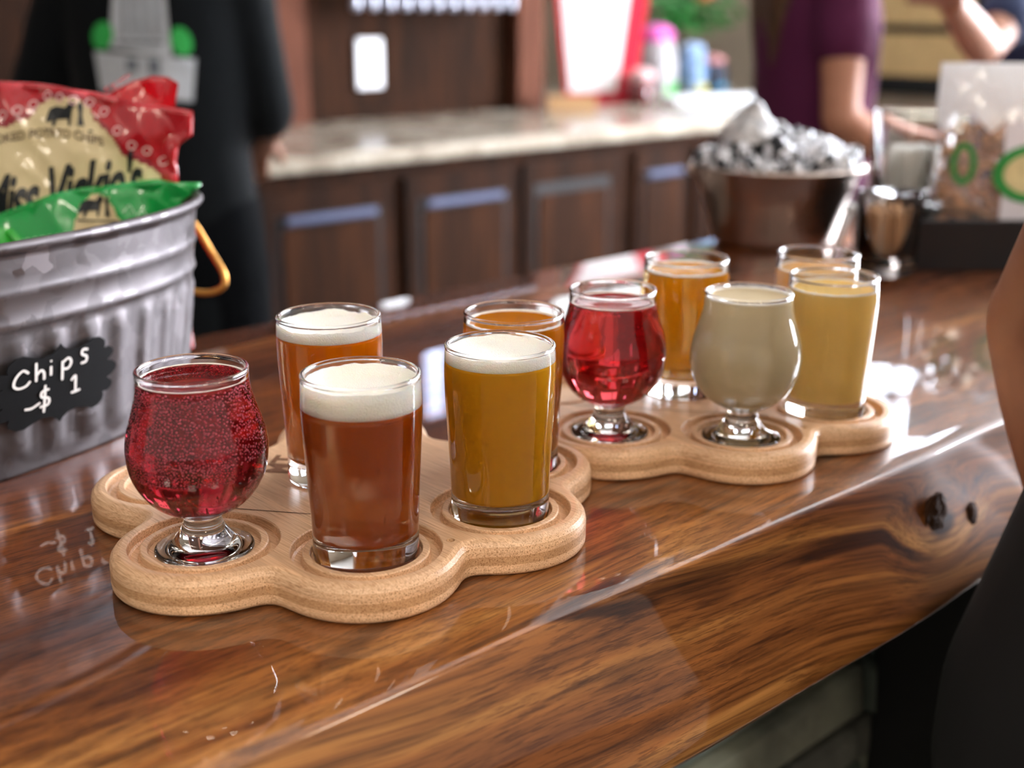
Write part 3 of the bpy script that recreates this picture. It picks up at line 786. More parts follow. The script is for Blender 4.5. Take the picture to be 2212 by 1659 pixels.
M_BLGREEN = simple('lime_foil', (60, 190, 66), .26, coat=.8); M_PRINT = simple('black_print', (26, 30, 34), .4); M_WPRINT = simple('white_print', (236, 190, 190), .4); M_SILVER = simple('silver_foil', (210, 216, 224), .2, metal=.9)
M_GPRINT = simple('mint_print', (170, 226, 180), .4)
def animal_art(x, y, k):
    """small dark drawing of a working horse with a figure"""
    body = [(-.5, .25), (-.42, .42), (-.2, .5), (.1, .46), (.22, .62), (.36, .66), (.40, .5), (.30, .40), (.26, .2), (.22, -.1), (.16, -.1), (.14, .12), (-.2, .1), (-.28, -.12), (-.36, -.12), (-.34, .1), (-.48, 0), (-.56, .05)]
    fig = [(.46, -.1), (.5, .3), (.46, .5), (.54, .66), (.62, .5), (.60, .2), (.66, -.1)]
    gr = [(-.6, -.2), (.9, -.24), (.9, -.3), (-.6, -.26)]
    return merge([poly_patch([(x+a*k, y+b*k) for a, b in q]) for q in (body, fig, gr)])
# front red bag; its plane is laid out in metres from the label's middle
P0 = Vector((.4135, .9450, 1.2385))
cream_top = [(-.20, .012), (-.06, .022), (-.037, .029), (-.0235, .034), (-.020, .042), (-.010, .0475), (.0, .048), (.010, .0475), (.019, .041), (.0215, .032), (.031, .024), (.037, .014), (.043, .005), (.060, -.002), (.069, -.010), (.071, -.022), (.072, -.2)]
def zred(s, t):
    c = lerp_poly(cream_top, s)
    if t < c and s < .0715: return 1
    if t < c+.0045 and s < .075: return 2
    return 0
bagR, SR = chip_bag(P0, [(-.20, .070), (-.06, .062), (0, .057), (.028, .051), (.055, .046), (.075, .042), (.097, .039)], -.15, [(-.15, .083), (-.03, .084), (.0, .080), (.012, .083), (.022, .095), (.041, .097)], -.17,
    'red and cream chip bag with black script lettering, upright at the front of the tub', [M_BRED, M_BCREAM, M_BDRED], zred, seed=1, bulge=.024)
def onbag(S, off=.0011): return lambda x, y: S(x, y, -1, off)
vs, fs = text_mesh("Miss Vickie's", .040, shear=.38, bold=.0011, spacing=.92)
w_ = [v[0] for v in vs]; k = .122/(max(w_)-min(w_)); xm = max(w_)
vs = [((v[0]-xm)*k+.058, v[1]*k*2.0-.037+((v[0]-xm)*k+.058)*.16) for v in vs]
mapped('script_lettering', vs, fs, onbag(SR), M_PRINT, bagR, sub=1)
def arc_text(s, size, x0, x1, fy, bold=.0002):
    vs, fs = text_mesh(s, size, bold=bold, align='LEFT'); w_ = max(v[0] for v in vs)
    return [(x0+v[0]/w_*(x1-x0), fy(x0+v[0]/w_*(x1-x0))+v[1]) for v in vs], fs
vs, fs = arc_text('KETTLE COOKED POTATO CHIPS', .0088, -.090, .030, lambda x: .0165+.004*math.cos((x+.01)*40)-(.02*abs(x+.01) if x < 0 else .16*max(0, x-.012)))
mapped('small_lettering', vs, fs, onbag(SR), simple('brown_print', (120, 98, 70), .4), bagR)
vs, fs = animal_art(.001, .031, .024); mapped('drawing', vs, fs, onbag(SR), M_PRINT, bagR)
lace = []
for i in range(16):
    x = -.085+i*.0105
    if x < .078:
        y = min(lerp_poly(cream_top, x-.004)+.0105, lerp_poly([(-.06, .062), (0, .057), (.055, .046), (.097, .039)], x)-.008)
        lace.append(stroke([(x+.0035*math.cos(a)*(1-.3*a/6), y+.0035*math.sin(a)*(1-.3*a/6)) for a in [j*.9 for j in range(8)]], .0011))
vs, fs = merge(lace); mapped('lace_print', vs, fs, onbag(SR), M_WPRINT, bagR)
# rear red bag
bagR2, S2 = chip_bag(Vector((.494, .962, 1.2545)), [(-.09, .024), (-.036, .031), (-.014, .041), (.0, .045), (.014, .0445), (.024, .040)], -.15, [(-.15, .014), (-.03, .014), (.02, .018), (.040, .023)], -.14,
    'red chip bag behind the lettered one, its glossy top corner standing highest', [M_BRED], lambda s, t: 0, seed=4, bulge=.016)
vs, fs = stroke([(-.038, .034), (-.026, .039), (-.014, .0465)], .004); mapped('seal_edge', vs, fs, onbag(S2, .0012), M_SILVER, bagR2)
# green bag
PG = Vector((.4075, .9015, 1.2005))
gc = [(-.2, -.06), (-.018, -.03), (-.012, -.006), (-.009, .008), (-.002, .0165), (.006, .018), (.013, .016), (.018, .008), (.021, -.001), (.034, -.004), (.048, -.011), (.060, -.03), (.2, -.06)]
def zgr(s, t): return 1 if t < lerp_poly(gc, s) else 0
bagG, SG = chip_bag(PG, [(-.15, -.004), (-.074, .002), (-.026, .0195), (.02, .026), (.05, .029), (.085, .026)], -.12, [(-.12, .056), (-.03, .058), (.0, .064), (.014, .068), (.026, .082)], -.13,
    'green chip bag lying across the front rim with a cream dome on its label', [M_BGREEN, M_BCREAM], zgr, seed=6, bulge=.017)
vs, fs = animal_art(.003, .005, .020); mapped('drawing', vs, fs, onbag(SG), M_PRINT, bagG)
vs, fs = arc_text('KETTLE COOKED POTATO CHIPS', .0068, -.012, .060, lambda x: -.0125-.08*max(0, x-.02)); mapped('small_lettering', vs, fs, onbag(SG), simple('brown_print', (120, 98, 70), .4), bagG)
lace = []
for i in range(7):
    x = -.052+i*.006; y = -.018+i*.001
    lace.append(stroke([(x+.0035*math.cos(a), y+.0035*math.sin(a)) for a in [j*.9 for j in range(8)]], .0009))
vs, fs = merge(lace); mapped('lace_print', vs, fs, onbag(SG), M_GPRINT, bagG)
vs, fs = merge([stroke([(.026+i*.009, .006-i*.0035), (.030+i*.009, .011-i*.0035), (.034+i*.009, .004-i*.0035)], .001) for i in range(3)]); mapped('zigzag_print', vs, fs, onbag(SG), M_GPRINT, bagG)
bagL, SL = chip_bag(Vector((.353, .9375, 1.184)), [(-.10, .012), (-.02, .016), (.005, .009), (.02, -.004), (.04, -.022)], -.10, [(-.10, .045), (-.02, .04), (.016, .036)], -.11,
    'lime green chip bag tucked in at the left behind the tub rim', [M_BLGREEN], lambda s, t: 0, seed=9, bulge=.014)
vs, fs = merge([stroke([(-.004+.0085*math.cos(a)*(.4+a/9), -.006+.0075*math.sin(a)*(.4+a/9)) for a in [j*.8 for j in range(8)]], .0016)]); mapped('swirl_print', vs, fs, onbag(SL), simple('yellow_print', (226, 236, 120), .4), bagL)

# ------------------------------------------------------------------ steel bucket of wrapped candy
def bucket():
    c = (1.315, .925); root = empty('steel_bucket', (c[0], c[1], BT), 0, 'shiny stainless bucket heaped with black and white wrapped candies', 'bucket')
    bm = bmesh.new()
    pr = [(.0, .0), (.070, .0), (.076, .003), (.078, .010), (.090, .055), (.102, .092), (.106, .0935), (.108, .0955), (.106, .098), (.102, .097), (.088, .055), (.074, .006), (0, .004)]
    lathe(bm, pr, 72); fixn(bm)
    M = simple('stainless_steel', (222, 206, 194), .28, metal=1)
    obj('body', bm, M, root, smooth=True)
    for s in (-1, 1):
        bm = bmesh.new(); d = IR*s*.106
        ellipsoid(bm, d+Vector((0, 0, .090)), (.007, .007, .007)); obj('handle_lug', bm, M, root, smooth=True)
    # candies
    t = NT('cow_print_wrapper'); mp = t.coords(); nz = t.n('ShaderNodeTexNoise', i_Scale=1.15, i_Detail=1.0, i_Distortion=.3); t.l(mp, 0, nz, 'Vector')
    r = t.ramp([(.50, srgb((246, 249, 255))), (.52, srgb((14, 18, 24)))]); t.l(nz, 0, r, 0); t.l(r, 0, t.b, 'Base Color'); t.b.inputs['Roughness'].default_value = .3
    M_COW = t.m
    protos = []
    for k in range(3):
        bm = bmesh.new(); bmesh.ops.create_icosphere(bm, subdivisions=3, radius=1)
        for v in bm.verts:
            a = v.co.copy(); tw = abs(a.x)
            f_ = 1+.25*noise.noise(a*2.5+Vector((k, 0, 0)))+.14*noise.noise(a*7+Vector((0, k*3, 0)))
            v.co = Vector((a.x*1.25, a.y*(1-.35*tw), a.z*.75*(1-.3*tw)))*f_
        me = bpy.data.meshes.new('wrapped_candy'); bm.to_mesh(me); bm.free(); me.materials.append(M_COW)
        protos.append(me)
    rnd = random.Random(11); placed = []
    def add(x, y, z, r, me, label, grp=True):
        o = bpy.data.objects.new('wrapped_candy', me); COL.objects.link(o); o.location = (x, y, z); o.scale = (r, r, r)
        o.rotation_euler = [rnd.uniform(0, 2*PI) for _ in range(3)]
        tag(o, label, 'candy', 'wrapped candies heaped in the steel bucket' if grp else None)
    for ring, n, h in ((0.0, 1, .128), (.030, 5, .122), (.060, 9, .112), (.086, 13, .102), (.045, 5, .100), (.072, 8, .090)):
        spot = {.0: 'crowning the heap', .030: 'next to the topmost one', .060: 'halfway up the heap', .086: 'by the bucket rim'}.get(ring, 'low inside the heap')
        for i in range(n):
            a = 2*PI*i/n+ring*40+rnd.uniform(-.1, .1)
            add(c[0]+ring*math.cos(a), c[1]+ring*math.sin(a), BT+h+rnd.uniform(-.004, .006), rnd.uniform(.0155, .0195), rnd.choice(protos), 'black-spotted white wrapped candy, '+spot+' in the steel bucket')
    # a taller twist of the same paper
    bm = bmesh.new(); pr = [(.038, 0), (.036, .010), (.028, .021), (.018, .033), (.009, .042), (.003, .047), (0, .048)]
    lathe(bm, pr, 32)
    for v in bm.verts: v.co *= 1+.22*noise.noise(v.co*55)
    o = obj('paper_cone', bm, simple('spotted_cone_paper', (232, 238, 250), .4, var=.9, vscale=60), smooth=False); o.location = Vector((c[0], c[1], BT+.128))-IR*.036; o.rotation_euler = (.1, -.06, .4)
    tag(o, 'large spotted paper cone standing out of the candy heap at its left', 'candy wrapper')
bucket()

# ------------------------------------------------------------------ caddy, tumbler, tasting glass, snack bag, stick
yawc = math.atan2(-.682, .7314)
M_BLKPL = simple('black_plastic', (16, 17, 20), .35)
def caddy():
    root = empty('snack_caddy', (1.375, .705, BT), yawc, 'black plastic caddy holding the clear snack bag and the packet tumbler', 'caddy')
    bm = bmesh.new(); box(bm, (-.098, -.07, 0), (.17, .094, .008), .002)
    obj('base', bm, M_BLKPL, root)
    for nm, lo, hi in (('front_panel', (-.098, -.074, .0), (.17, -.068, .058)), ('back_panel', (-.098, .092, 0), (.17, .098, .066)), ('side_panel', (-.098, -.07, 0), (-.092, .092, .062)), ('side_panel', (.168, -.07, 0), (.174, .098, .062)), ('shelf', (-.092, .0, .054), (-.01, .092, .060))):
        boxo(nm, lo, hi, M_BLKPL, root, bev=.0015)
caddy()
M_PLAST = mat_glass('clear_plastic', .03, 1.3)
def rnd_frame(loc, yaw=yawc): return empty
def tumbler():
    o0 = Vector((1.375, .705, BT+.0605))+IR*(-.050)+IB*.046
    root = empty('plastic_tumbler', o0, 0, 'tall clear plastic tumbler of white sugar packets behind the tasting glass', 'tumbler')
    bm = bmesh.new(); lathe(bm, [(0, 0), (.038, 0), (.041, .003), (.0475, .105), (.0485, .107), (.0475, .108), (.0460, .105), (.0395, .005), (0, .004)], 56); fixn(bm)
    obj('cup', bm, M_PLAST, root, smooth=True)
    rnd = random.Random(5)
    M = simple('sugar_paper', (232, 232, 224), .7)
    for i in range(14):
        a = i*2.4; r = .006+.024*rnd.random()
        o = boxo('sugar_packet', (-.016, -.0016, 0), (.016, .0016, .058), M, bev=.001)
        o.location = o0+Vector((r*math.cos(a), r*math.sin(a), .006)); o.rotation_euler = (rnd.uniform(-.12, .12), rnd.uniform(-.16, .16), rnd.uniform(0, PI))
        tag(o, 'white paper sugar packet standing in the clear tumbler', 'packet', 'sugar packets in the tumbler')
tumbler()
def short_glass():
    o0 = Vector((1.232, .715, BT+.0002))
    root = empty('tasting_glass', o0, 0, 'stemless clear glass holding tan wooden picks, in front of the black caddy', 'glass')
    bm = bmesh.new(); lathe(bm, [(0, 0), (.026, 0), (.031, .002), (.033, .010), (.0345, .09), (.0350, .092), (.0340, .092), (.0325, .09), (.031, .014), (0, .010)], 48); fixn(bm)
    obj('bowl', bm, M_GLASS, root, smooth=True)
    M = simple('tan_pick', (206, 164, 122), .6)
    rnd = random.Random(2)
    for i in range(22):
        a = i*2.4; r = .023*math.sqrt((i+.5)/22); bm = bmesh.new(); tube(bm, [(0, 0, 0), (0, 0, .058)], .0028, 8)
        o = obj('wooden_pick', bm, M); o.location = o0+Vector((r*math.cos(a), r*math.sin(a), .0115)); o.rotation_euler = (rnd.uniform(-.05, .05), rnd.uniform(-.05, .05), 0)
        tag(o, 'short tan wooden pick standing in the stemless glass', 'pick', 'picks in the stemless glass')
short_glass()
bm = bmesh.new(); a = Vector((1.222, .777, BT+.004)); b = Vector((1.222, .777, BT+.004))+IR*.020+IU*.062+IB*.01
tube(bm, [a+(b-a)*t for t in (0, .5, 1)], .0036, 10); fixn(bm); ellipsoid(bm, b, (.007, .007, .007))
o = obj('white_stirrer', bm, simple('glossy_white_plastic', (238, 242, 246), .2, coat=1), smooth=True); tag(o, 'slim glossy white stirrer leaning beside the steel bucket', 'stirrer')
def snack_bag():
    o0 = Vector((1.375, .705, BT+.010))+IR*.072+IB*.000
    root = empty('snack_bag', o0, yawc, 'clear upright pouch of tan snack mix with a green oval on its label', 'snack bag')
    Wb, Hb = .112, .215
    def sf(x, z, side, off=0):
        u = x/Wb; v = z/Hb; d = .034*(1-abs(u)**3)*max(0, (1-v**2.4))**.7+.002*noise.noise(Vector((x*40, z*40, side)))
        return Vector((x, side*(d+off), z))
    bm = bmesh.new(); N1, N2 = 40, 40
    for side in (-1, 1):
        g_ = [[bm.verts.new(sf(-Wb+2*Wb*i/N1, Hb*j/N2, side)) for i in range(N1+1)] for j in range(N2+1)]
        for j in range(N2):
            for i in range(N1): bm.faces.new((g_[j][i], g_[j][i+1], g_[j+1][i+1], g_[j+1][i]))
    bmesh.ops.remove_doubles(bm, verts=bm.verts, dist=.0004); fixn(bm)
    t = NT('thin_film'); gl = t.n('ShaderNodeBsdfGlossy', i_Roughness=.12); tr = t.n('ShaderNodeBsdfTransparent'); mx = t.n('ShaderNodeMixShader', i_0=.22); di = t.n('ShaderNodeBsdfDiffuse')
    di.inputs[0].default_value = (.8, .86, .92, 1); m0 = t.n('ShaderNodeMixShader', i_0=.5); t.l(gl, 0, m0, 1); t.l(di, 0, m0, 2); t.l(tr, 0, mx, 1); t.l(m0, 0, mx, 2); t.l(mx, 0, t.o, 'Surface')
    obj('pouch', bm, t.m, root, smooth=True)
    # white header
    vs, fs = [], []
    n1, n2 = 24, 8
    for j in range(n2+1):
        for i in range(n1+1): vs.append((-Wb+2*Wb*i/n1, Hb*(.70+.30*j/n2)-.012*math.sin(i*1.3)*(1-j/n2)))
    for j in range(n2):
        for i in range(n1): k = j*(n1+1)+i; fs.append((k, k+1, k+n1+2, k+n1+1))
    for sd in (-1, 1): mapped('header', vs, fs, lambda x, y: sf(x, y, sd, .0008), simple('frosted_film', (250, 252, 255), .4, coat=.5, trans=.35), root)
    def disc(cx, cz, a, b, a2, b2, n=40):
        vs = []; fs = []
        for i in range(n):
            th = 2*PI*i/n; vs += [(cx+a*math.cos(th), cz+b*math.sin(th)), (cx+a2*math.cos(th), cz+b2*math.sin(th))]
        for i in range(n): j = (i+1) % n; fs.append((2*i, 2*i+1, 2*j+1, 2*j))
        return vs, fs
    vs = [(x*.046+.006, z) for z in (.012, .06, .10, .150) for x in (-1, -.5, 0, .5, 1)]; fs = [(j*5+i, j*5+i+1, j*5+i+6, j*5+i+5) for j in range(3) for i in range(4)]
    mapped('label', vs, fs, lambda x, y: sf(x, y, -1, .0012), simple('white_label', (226, 222, 230), .6), root)
    vs, fs = disc(-.006, .094, .046, .033, .034, .023); mapped('oval_print', vs, fs, lambda x, y: sf(x, y, -1, .0022), simple('leaf_green_print', (40, 140, 60), .5), root)
    vs, fs = disc(-.006, .094, .034, .023, .0005, .0005); mapped('oval_centre', vs, fs, lambda x, y: sf(x, y, -1, .0022), simple('pale_gold_print', (214, 200, 150), .5, var=.2, vscale=60), root)
    vs, fs = disc(-.082, .104, .013, .024, .007, .017, 24); mapped('small_oval_print', vs, fs, lambda x, y: sf(x, y, -1, .0012), simple('leaf_green_print', (40, 140, 60), .5), root)
    # the mix itself
    rnd = random.Random(9); V, F = [], []
    b0 = bmesh.new(); bmesh.ops.create_icosphere(b0, subdivisions=1, radius=1); vv = [v.co.copy() for v in b0.verts]; ff = [[v.index for v in f.verts] for f in b0.faces]; b0.free()
    for i in range(520):
        x = rnd.uniform(-.098, .098); z = rnd.uniform(.006, .145); d = .034*(1-abs(x/Wb)**3)*(1-(z/Hb)**2.4)**.7-.008
        if d < .001: continue
        y = rnd.uniform(-d, d); r = rnd.uniform(.005, .009); rot = Matrix.Rotation(rnd.uniform(0, PI), 3, Vector((rnd.random(), rnd.random(), rnd.random())).normalized())
        o_ = len(V); V += [tuple(Vector((x, y, z))+rot @ Vector((v.x*r*1.4, v.y*r, v.z*r*.6))) for v in vv]; F += [tuple(q+o_ for q in f) for f in ff]
    me = bpy.data.meshes.new('snack_mix'); me.from_pydata(V, [], F)
    o = obj('snack_mix', me, simple('toasted_snack', (188, 134, 86), .7, var=.45, vscale=38), root); o['kind'] = 'stuff'
snack_bag()

# ------------------------------------------------------------------ back counter and what stands on it
def counter():
    root = empty('back_counter', (2.5, 3.4, 0), 0, 'dark wooden back counter cabinets behind the bar', 'cabinet')
    boxo('carcass', (-2.9, -.38, .08), (1.10, .43, .905), M_DARK, root)
    boxo('plinth', (-2.9, -.32, 0), (1.62, .40, .08), M_BLKPL, root)
    boxo('end_cabinet', (1.104, -.38, .08), (1.62, .37, .905), M_DARK, root)
    M_PN = mat_darkwood('cabinet_panel_wood', (26, 12, 4), (60, 32, 13)); M_GLINT = simple('bevel_glint', (104, 112, 140), .3, metal=.8)
    xs = [-2.66, -2.16, -1.67, -1.17, -.65, -.135, .36, .83, 1.17]
    for i, x in enumerate(xs):
        d = empty('door', (x+.22, -.385, .46)); k_ = .62 if i > 6 else 1; d.parent = root
        boxo('door_frame', (-.235*k_, -.018, -.34), (.235*k_, 0, .40), M_DARK, d, bev=.003)
        bm = bmesh.new(); box(bm, (-.170*k_, -.026, -.28), (.170*k_, -.017, .29), .006)
        obj('raised_panel', bm, M_PN, d)
        # black sheet stands in for the shade in the recess around the panel
        boxo('recess_shade', (-.185*k_, -.0195, -.295), (.185*k_, -.0175, .325), M_BLKPL, d)
        if i in (3, 4, 5, 7): boxo('handle', (-.16*k_, -.040, .300), (.16*k_, -.026, .322), M_GLINT, d, bev=.004)  # added bars, no pulls: they stand in for light glinting off panel bevels
    top = empty('granite_top', (2.5, 3.4, .905), 0, 'pale speckled granite worktop on the back counter', 'countertop')
    pts = [(-2.95, -.43), (1.60, -.43), (1.66, -.41), (1.70, -.36), (2.2, .0), (3.0, .50), (3.0, 1.3), (1.22, 1.3), (1.22, .44), (-2.95, .44)]
    bm = bmesh.new(); f = bm.faces.new([bm.verts.new((x, y, 0)) for x, y in pts])
    r = bmesh.ops.extrude_face_region(bm, geom=[f]); bmesh.ops.translate(bm, verts=[v for v in r['geom'] if isinstance(v, bmesh.types.BMVert)], vec=(0, 0, .045)); fixn(bm)
    bmesh.ops.bevel(bm, geom=[e for e in bm.edges], offset=.008, segments=2, affect='EDGES')
    obj('slab', bm, M_GRANITE, top)
counter()
CT = .95
def at(name, loc, label, cat, rz=0, group=None): return empty(name, loc, rz, label, cat, group)
# outlet on the dark panel
r = at('wall_outlet', (2.855, 3.845, 1.15), 'white outlet plate on the dark wood panel', 'outlet')
boxo('plate', (-.06, -.012, -.09), (.06, 0, .09), simple('outlet_white', (226, 226, 228), .4), r, bev=.004)
for z in (-.04, .04): boxo('socket', (-.02, -.016, z-.02), (.02, -.011, z+.02), simple('outlet_socket', (200, 200, 204), .4), r, bev=.004)
# row of small hanging glasses seen as soft discs at the top
for i in range(11):
    bm = bmesh.new(); lathe(bm, [(0, 0), (.016, .001), (.019, .012), (.018, .040), (.012, .055), (.006, .062), (.006, .09), (.022, .094), (0, .096)], 24); fixn(bm)
    o = obj('hanging_glass', bm, simple('pale_glaze', (186, 190, 206), .12, coat=1, metal=.3), smooth=True); o.location = (2.70+i*.074, 3.70, 1.340)
    tag(o, 'small pale cup hanging in the row above the dark panel', 'cup', 'cups hanging in a row over the back counter')
rail = boxo('cup_rail', (2.62, 3.66, 1.436), (3.54, 3.845, 1.465), M_DARK); tag(rail, 'dark wooden rail from which the small pale cups hang', 'rail')
# menu sign
r = at('menu_sign', (4.05, 3.80, CT), 'tall red and white menu card standing on the back counter', 'sign', rz=math.radians(-32))
bm = bmesh.new(); v = [bm.verts.new(p_) for p_ in ((-.14, 0, 0), (.16, 0, .0), (.24, .04, .56), (-.20, .04, .60))]; bm.faces.new(v)
rr_ = bmesh.ops.extrude_face_region(bm, geom=list(bm.faces)); bmesh.ops.translate(bm, verts=[q for q in rr_['geom'] if isinstance(q, bmesh.types.BMVert)], vec=(0, .008, 0)); fixn(bm)
obj('board', bm, simple('sign_red', (206, 30, 56), .4), r)
bm = bmesh.new(); bm.faces.new([bm.verts.new(p_) for p_ in ((-.125, -.002, .05), (.08, -.002, .05), (.15, .034, .545), (-.17, .036, .56))]); obj('white_field', bm, simple('sign_white', (244, 240, 240), .5), r)
# mugs and jars
def mug(loc, label, liq, foam, h=.15, r_=.05, fh=.05, dome=True):
    root = at('beer_mug', loc, label, 'mug')
    bm = bmesh.new(); lathe(bm, [(0, 0), (r_*.9, 0), (r_, .01), (r_, h), (r_*.94, h), (r_*.94, .015), (0, .015)], 32); fixn(bm); obj('body', bm, liq, root, smooth=True)
    bm = bmesh.new(); ellipsoid(bm, (0, 0, h+fh*.5), (r_*1.15, r_*1.15, fh)); obj('foam', bm, foam, root, smooth=True)
    bm = bmesh.new(); tube(bm, spline([(r_*.95, 0, h*.8), (r_*1.7, 0, h*.75), (r_*1.75, 0, h*.3), (r_*.95, 0, h*.2)], 5), .008, 8); obj('handle', bm, liq, root, smooth=True)
mug((4.235, 3.86, CT), 'amber mug with a white domed top beside the menu card', simple('amber_mug', (196, 132, 50), .2, coat=1), simple('mug_foam', (240, 236, 238), .7), h=.13, fh=.075)
mug((4.17, 3.66, CT), 'dark red mug with pale top in front of the amber one', simple('garnet_mug', (96, 24, 28), .2, coat=1), simple('pink_foam', (222, 180, 180), .7), h=.10, fh=.035)
def bagish(loc, w_, h_, cols, label, name='candy_bag', cat='bag', rz=0, cap=None):
    root = at(name, loc, label, cat, rz)
    bm = bmesh.new(); lathe(bm, [(0, 0), (w_*.9, 0), (w_, .02), (w_*1.02, h_*.5), (w_*.85, h_*.8), (w_*.3, h_*.96), (0, h_)], 28)
    for v_ in bm.verts: v_.co += v_.co.normalized()*.012*noise.noise(v_.co*18)
    fixn(bm); obj('body', bm, cols[0], root, smooth=True)
    bm = bmesh.new(); lathe(bm, [(w_*1.03, .012), (w_*1.05, h_*.22)], 28); obj('band', bm, cols[1], root, smooth=True)
    if cap:
        bm = bmesh.new(); ellipsoid(bm, (0, 0, h_*.92), (w_*.95, w_*.8, h_*.17)); obj('cap', bm, cap, root, smooth=True)
bagish((4.60, 3.95, CT), .095, .30, (simple('cloudy_bag', (170, 168, 170), .35, var=.2, vscale=14), simple('green_band', (70, 170, 70), .5)), 'cloudy white bag with pink cap and green base on the back counter', cap=simple('pink_cap', (222, 100, 180), .5))
bagish((4.90, 3.98, CT), .075, .22, (simple('blue_mixed_wrap', (120, 150, 190), .4, var=.5, vscale=20), simple('yellow_wrap', (206, 196, 70), .5)), 'blue and yellow wrapped bag right of the pink capped one', cap=simple('pale_blue_cap', (150, 180, 214), .5))
bagish((5.12, 4.02, CT), .07, .16, (simple('navy_wrap', (30, 40, 60), .4, var=.4, vscale=20), simple('cyan_wrap', (70, 150, 190), .5)), 'small dark blue bag at the end of the row', cap=simple('rose_cap', (214, 150, 150), .5))
r = at('wooden_crate', (3.70, 3.62, CT), 'small tan wooden tray beside the brown post', 'tray', rz=-.7)
for nm, lo, hi in (('base', (-.09, -.05, 0), (.09, .05, .008)), ('side', (-.09, -.056, 0), (.09, -.05, .055)), ('side', (-.09, .05, 0), (.09, .056, .055)), ('end', (-.096, -.056, 0), (-.09, .056, .055)), ('end', (.09, -.056, 0), (.096, .056, .055))): boxo(nm, lo, hi, simple('tan_wood', (206, 164, 118), .6), r)
# folded towels
bm = bmesh.new(); box(bm, (-.30, -.09, 0), (.30, .09, .035), .015, 3)
bmesh.ops.subdivide_edges(bm, edges=bm.edges, cuts=2)
for v in bm.verts: v.co.z += .012*noise.noise(v.co*9)*(1 if v.co.z > .01 else 0)
o = obj('folded_towel', bm, simple('white_towel', (232, 236, 240), .9), smooth=True); o.location = (4.46, 3.40, CT+.001); o.rotation_euler = (0, 0, -.45)
tag(o, 'white folded towel along the front corner of the granite', 'towel')
# plant
r = at('potted_plant', (5.25, 4.35, CT), 'bushy green plant with an orange flower behind the counter', 'plant')
bm = bmesh.new(); lathe(bm, [(0, 0), (.08, 0), (.11, .16), (.10, .16), (.07, .01), (0, .01)], 24); obj('pot', bm, M_BLKPL, r, smooth=True)
rnd = random.Random(21); V, F = [], []
for i in range(260):
    a = rnd.uniform(0, 2*PI); el = rnd.uniform(.1, 1.4); R_ = rnd.uniform(.10, .33)
    c_ = Vector((R_*math.cos(a)*math.cos(el), R_*math.sin(a)*math.cos(el), .25+R_*math.sin(el)*1.1)); t1 = Vector((rnd.uniform(-1, 1), rnd.uniform(-1, 1), rnd.uniform(-1, 1))).normalized(); t2 = t1.orthogonal().normalized(); l_ = .05; b_ = len(V)
    V += [tuple(c_-t1*l_), tuple(c_+t2*.018+t1.cross(t2)*.006), tuple(c_+t1*l_), tuple(c_-t2*.018+t1.cross(t2)*.006)]; F += [(b_, b_+1, b_+2), (b_, b_+2, b_+3)]
me = bpy.data.meshes.new('foliage'); me.from_pydata(V, [], F); o = obj('foliage', me, simple('leaf_green', (36, 120, 44), .5, var=.4, vscale=8), r); o['kind'] = 'stuff'
bm = bmesh.new(); ellipsoid(bm, (.03, -.12, .46), (.05, .05, .03)); obj('flower', bm, simple('orange_petal', (226, 140, 90), .6), r, smooth=True)
# framed board on the right wall and bright things by it
r = at('framed_board', (5.97, 3.36, 1.24), 'tan notice board in a black frame on the end wall', 'board')
boxo('frame', (-.03, -.36, -.32), (.02, .36, .42), M_BLKPL, r, bev=.01); boxo('panel', (-.04, -.27, -.22), (-.029, .27, .34), simple('cork_tan', (214, 184, 132), .8, var=.1), r)
boxo('inner_rail', (-.045, -.27, -.01), (-.039, .27, .03), M_BLKPL, r)
r = at('side_table', (5.0, 2.6, 0), 'pale round table beyond the woman in purple', 'table')
bm = bmesh.new(); lathe(bm, [(0, .86), (.36, .86), (.38, .875), (.38, .89), (.36, .90), (0, .90)], 48); fixn(bm); obj('table_top', bm, simple('pale_top', (206, 200, 176), .5), r)
bm = bmesh.new(); lathe(bm, [(0, 0), (.24, 0), (.24, .02), (.04, .05), (.03, .85), (0, .86)], 32); fixn(bm); obj('pedestal', bm, M_BLKPL, r)

# ------------------------------------------------------------------ people
def limb(bm, pts, rad, n=14, flat=1.0):
    P = spline(pts, 4); R_ = [r.x for r in spline([(x, 0, 0) for x in rad], 4)]
    tube(bm, P, R_, n, flat=flat)
    for p_, r_ in ((P[0], R_[0]), (P[-1], R_[-1])): ellipsoid(bm, p_, (r_, r_, r_), 12, 8)
def torso_loft(bm, rings, n=28):
    """rings: (x,y,z,rx,ry)"""
    rows = [[bm.verts.new((x+rx*math.cos(2*PI*i/n)*(1+.06*abs(math.sin(4*PI*i/n))), y+ry*math.sin(2*PI*i/n), z)) for i in range(n)] for x, y, z, rx, ry in rings]
    for a, b in zip(rows, rows[1:]):
        for i in range(n): bm.faces.new((a[i], a[(i+1) % n], b[(i+1) % n], b[i]))
    bm.faces.new(rows[0][::-1]); bm.faces.new(rows[-1])
def remesh(o, vox, sm=4, fac=.6):
    m1 = o.modifiers.new('join', 'REMESH'); m1.mode = 'VOXEL'; m1.voxel_size = vox; m1.use_smooth_shade = True
    m2 = o.modifiers.new('soften', 'SMOOTH'); m2.iterations = sm; m2.factor = fac
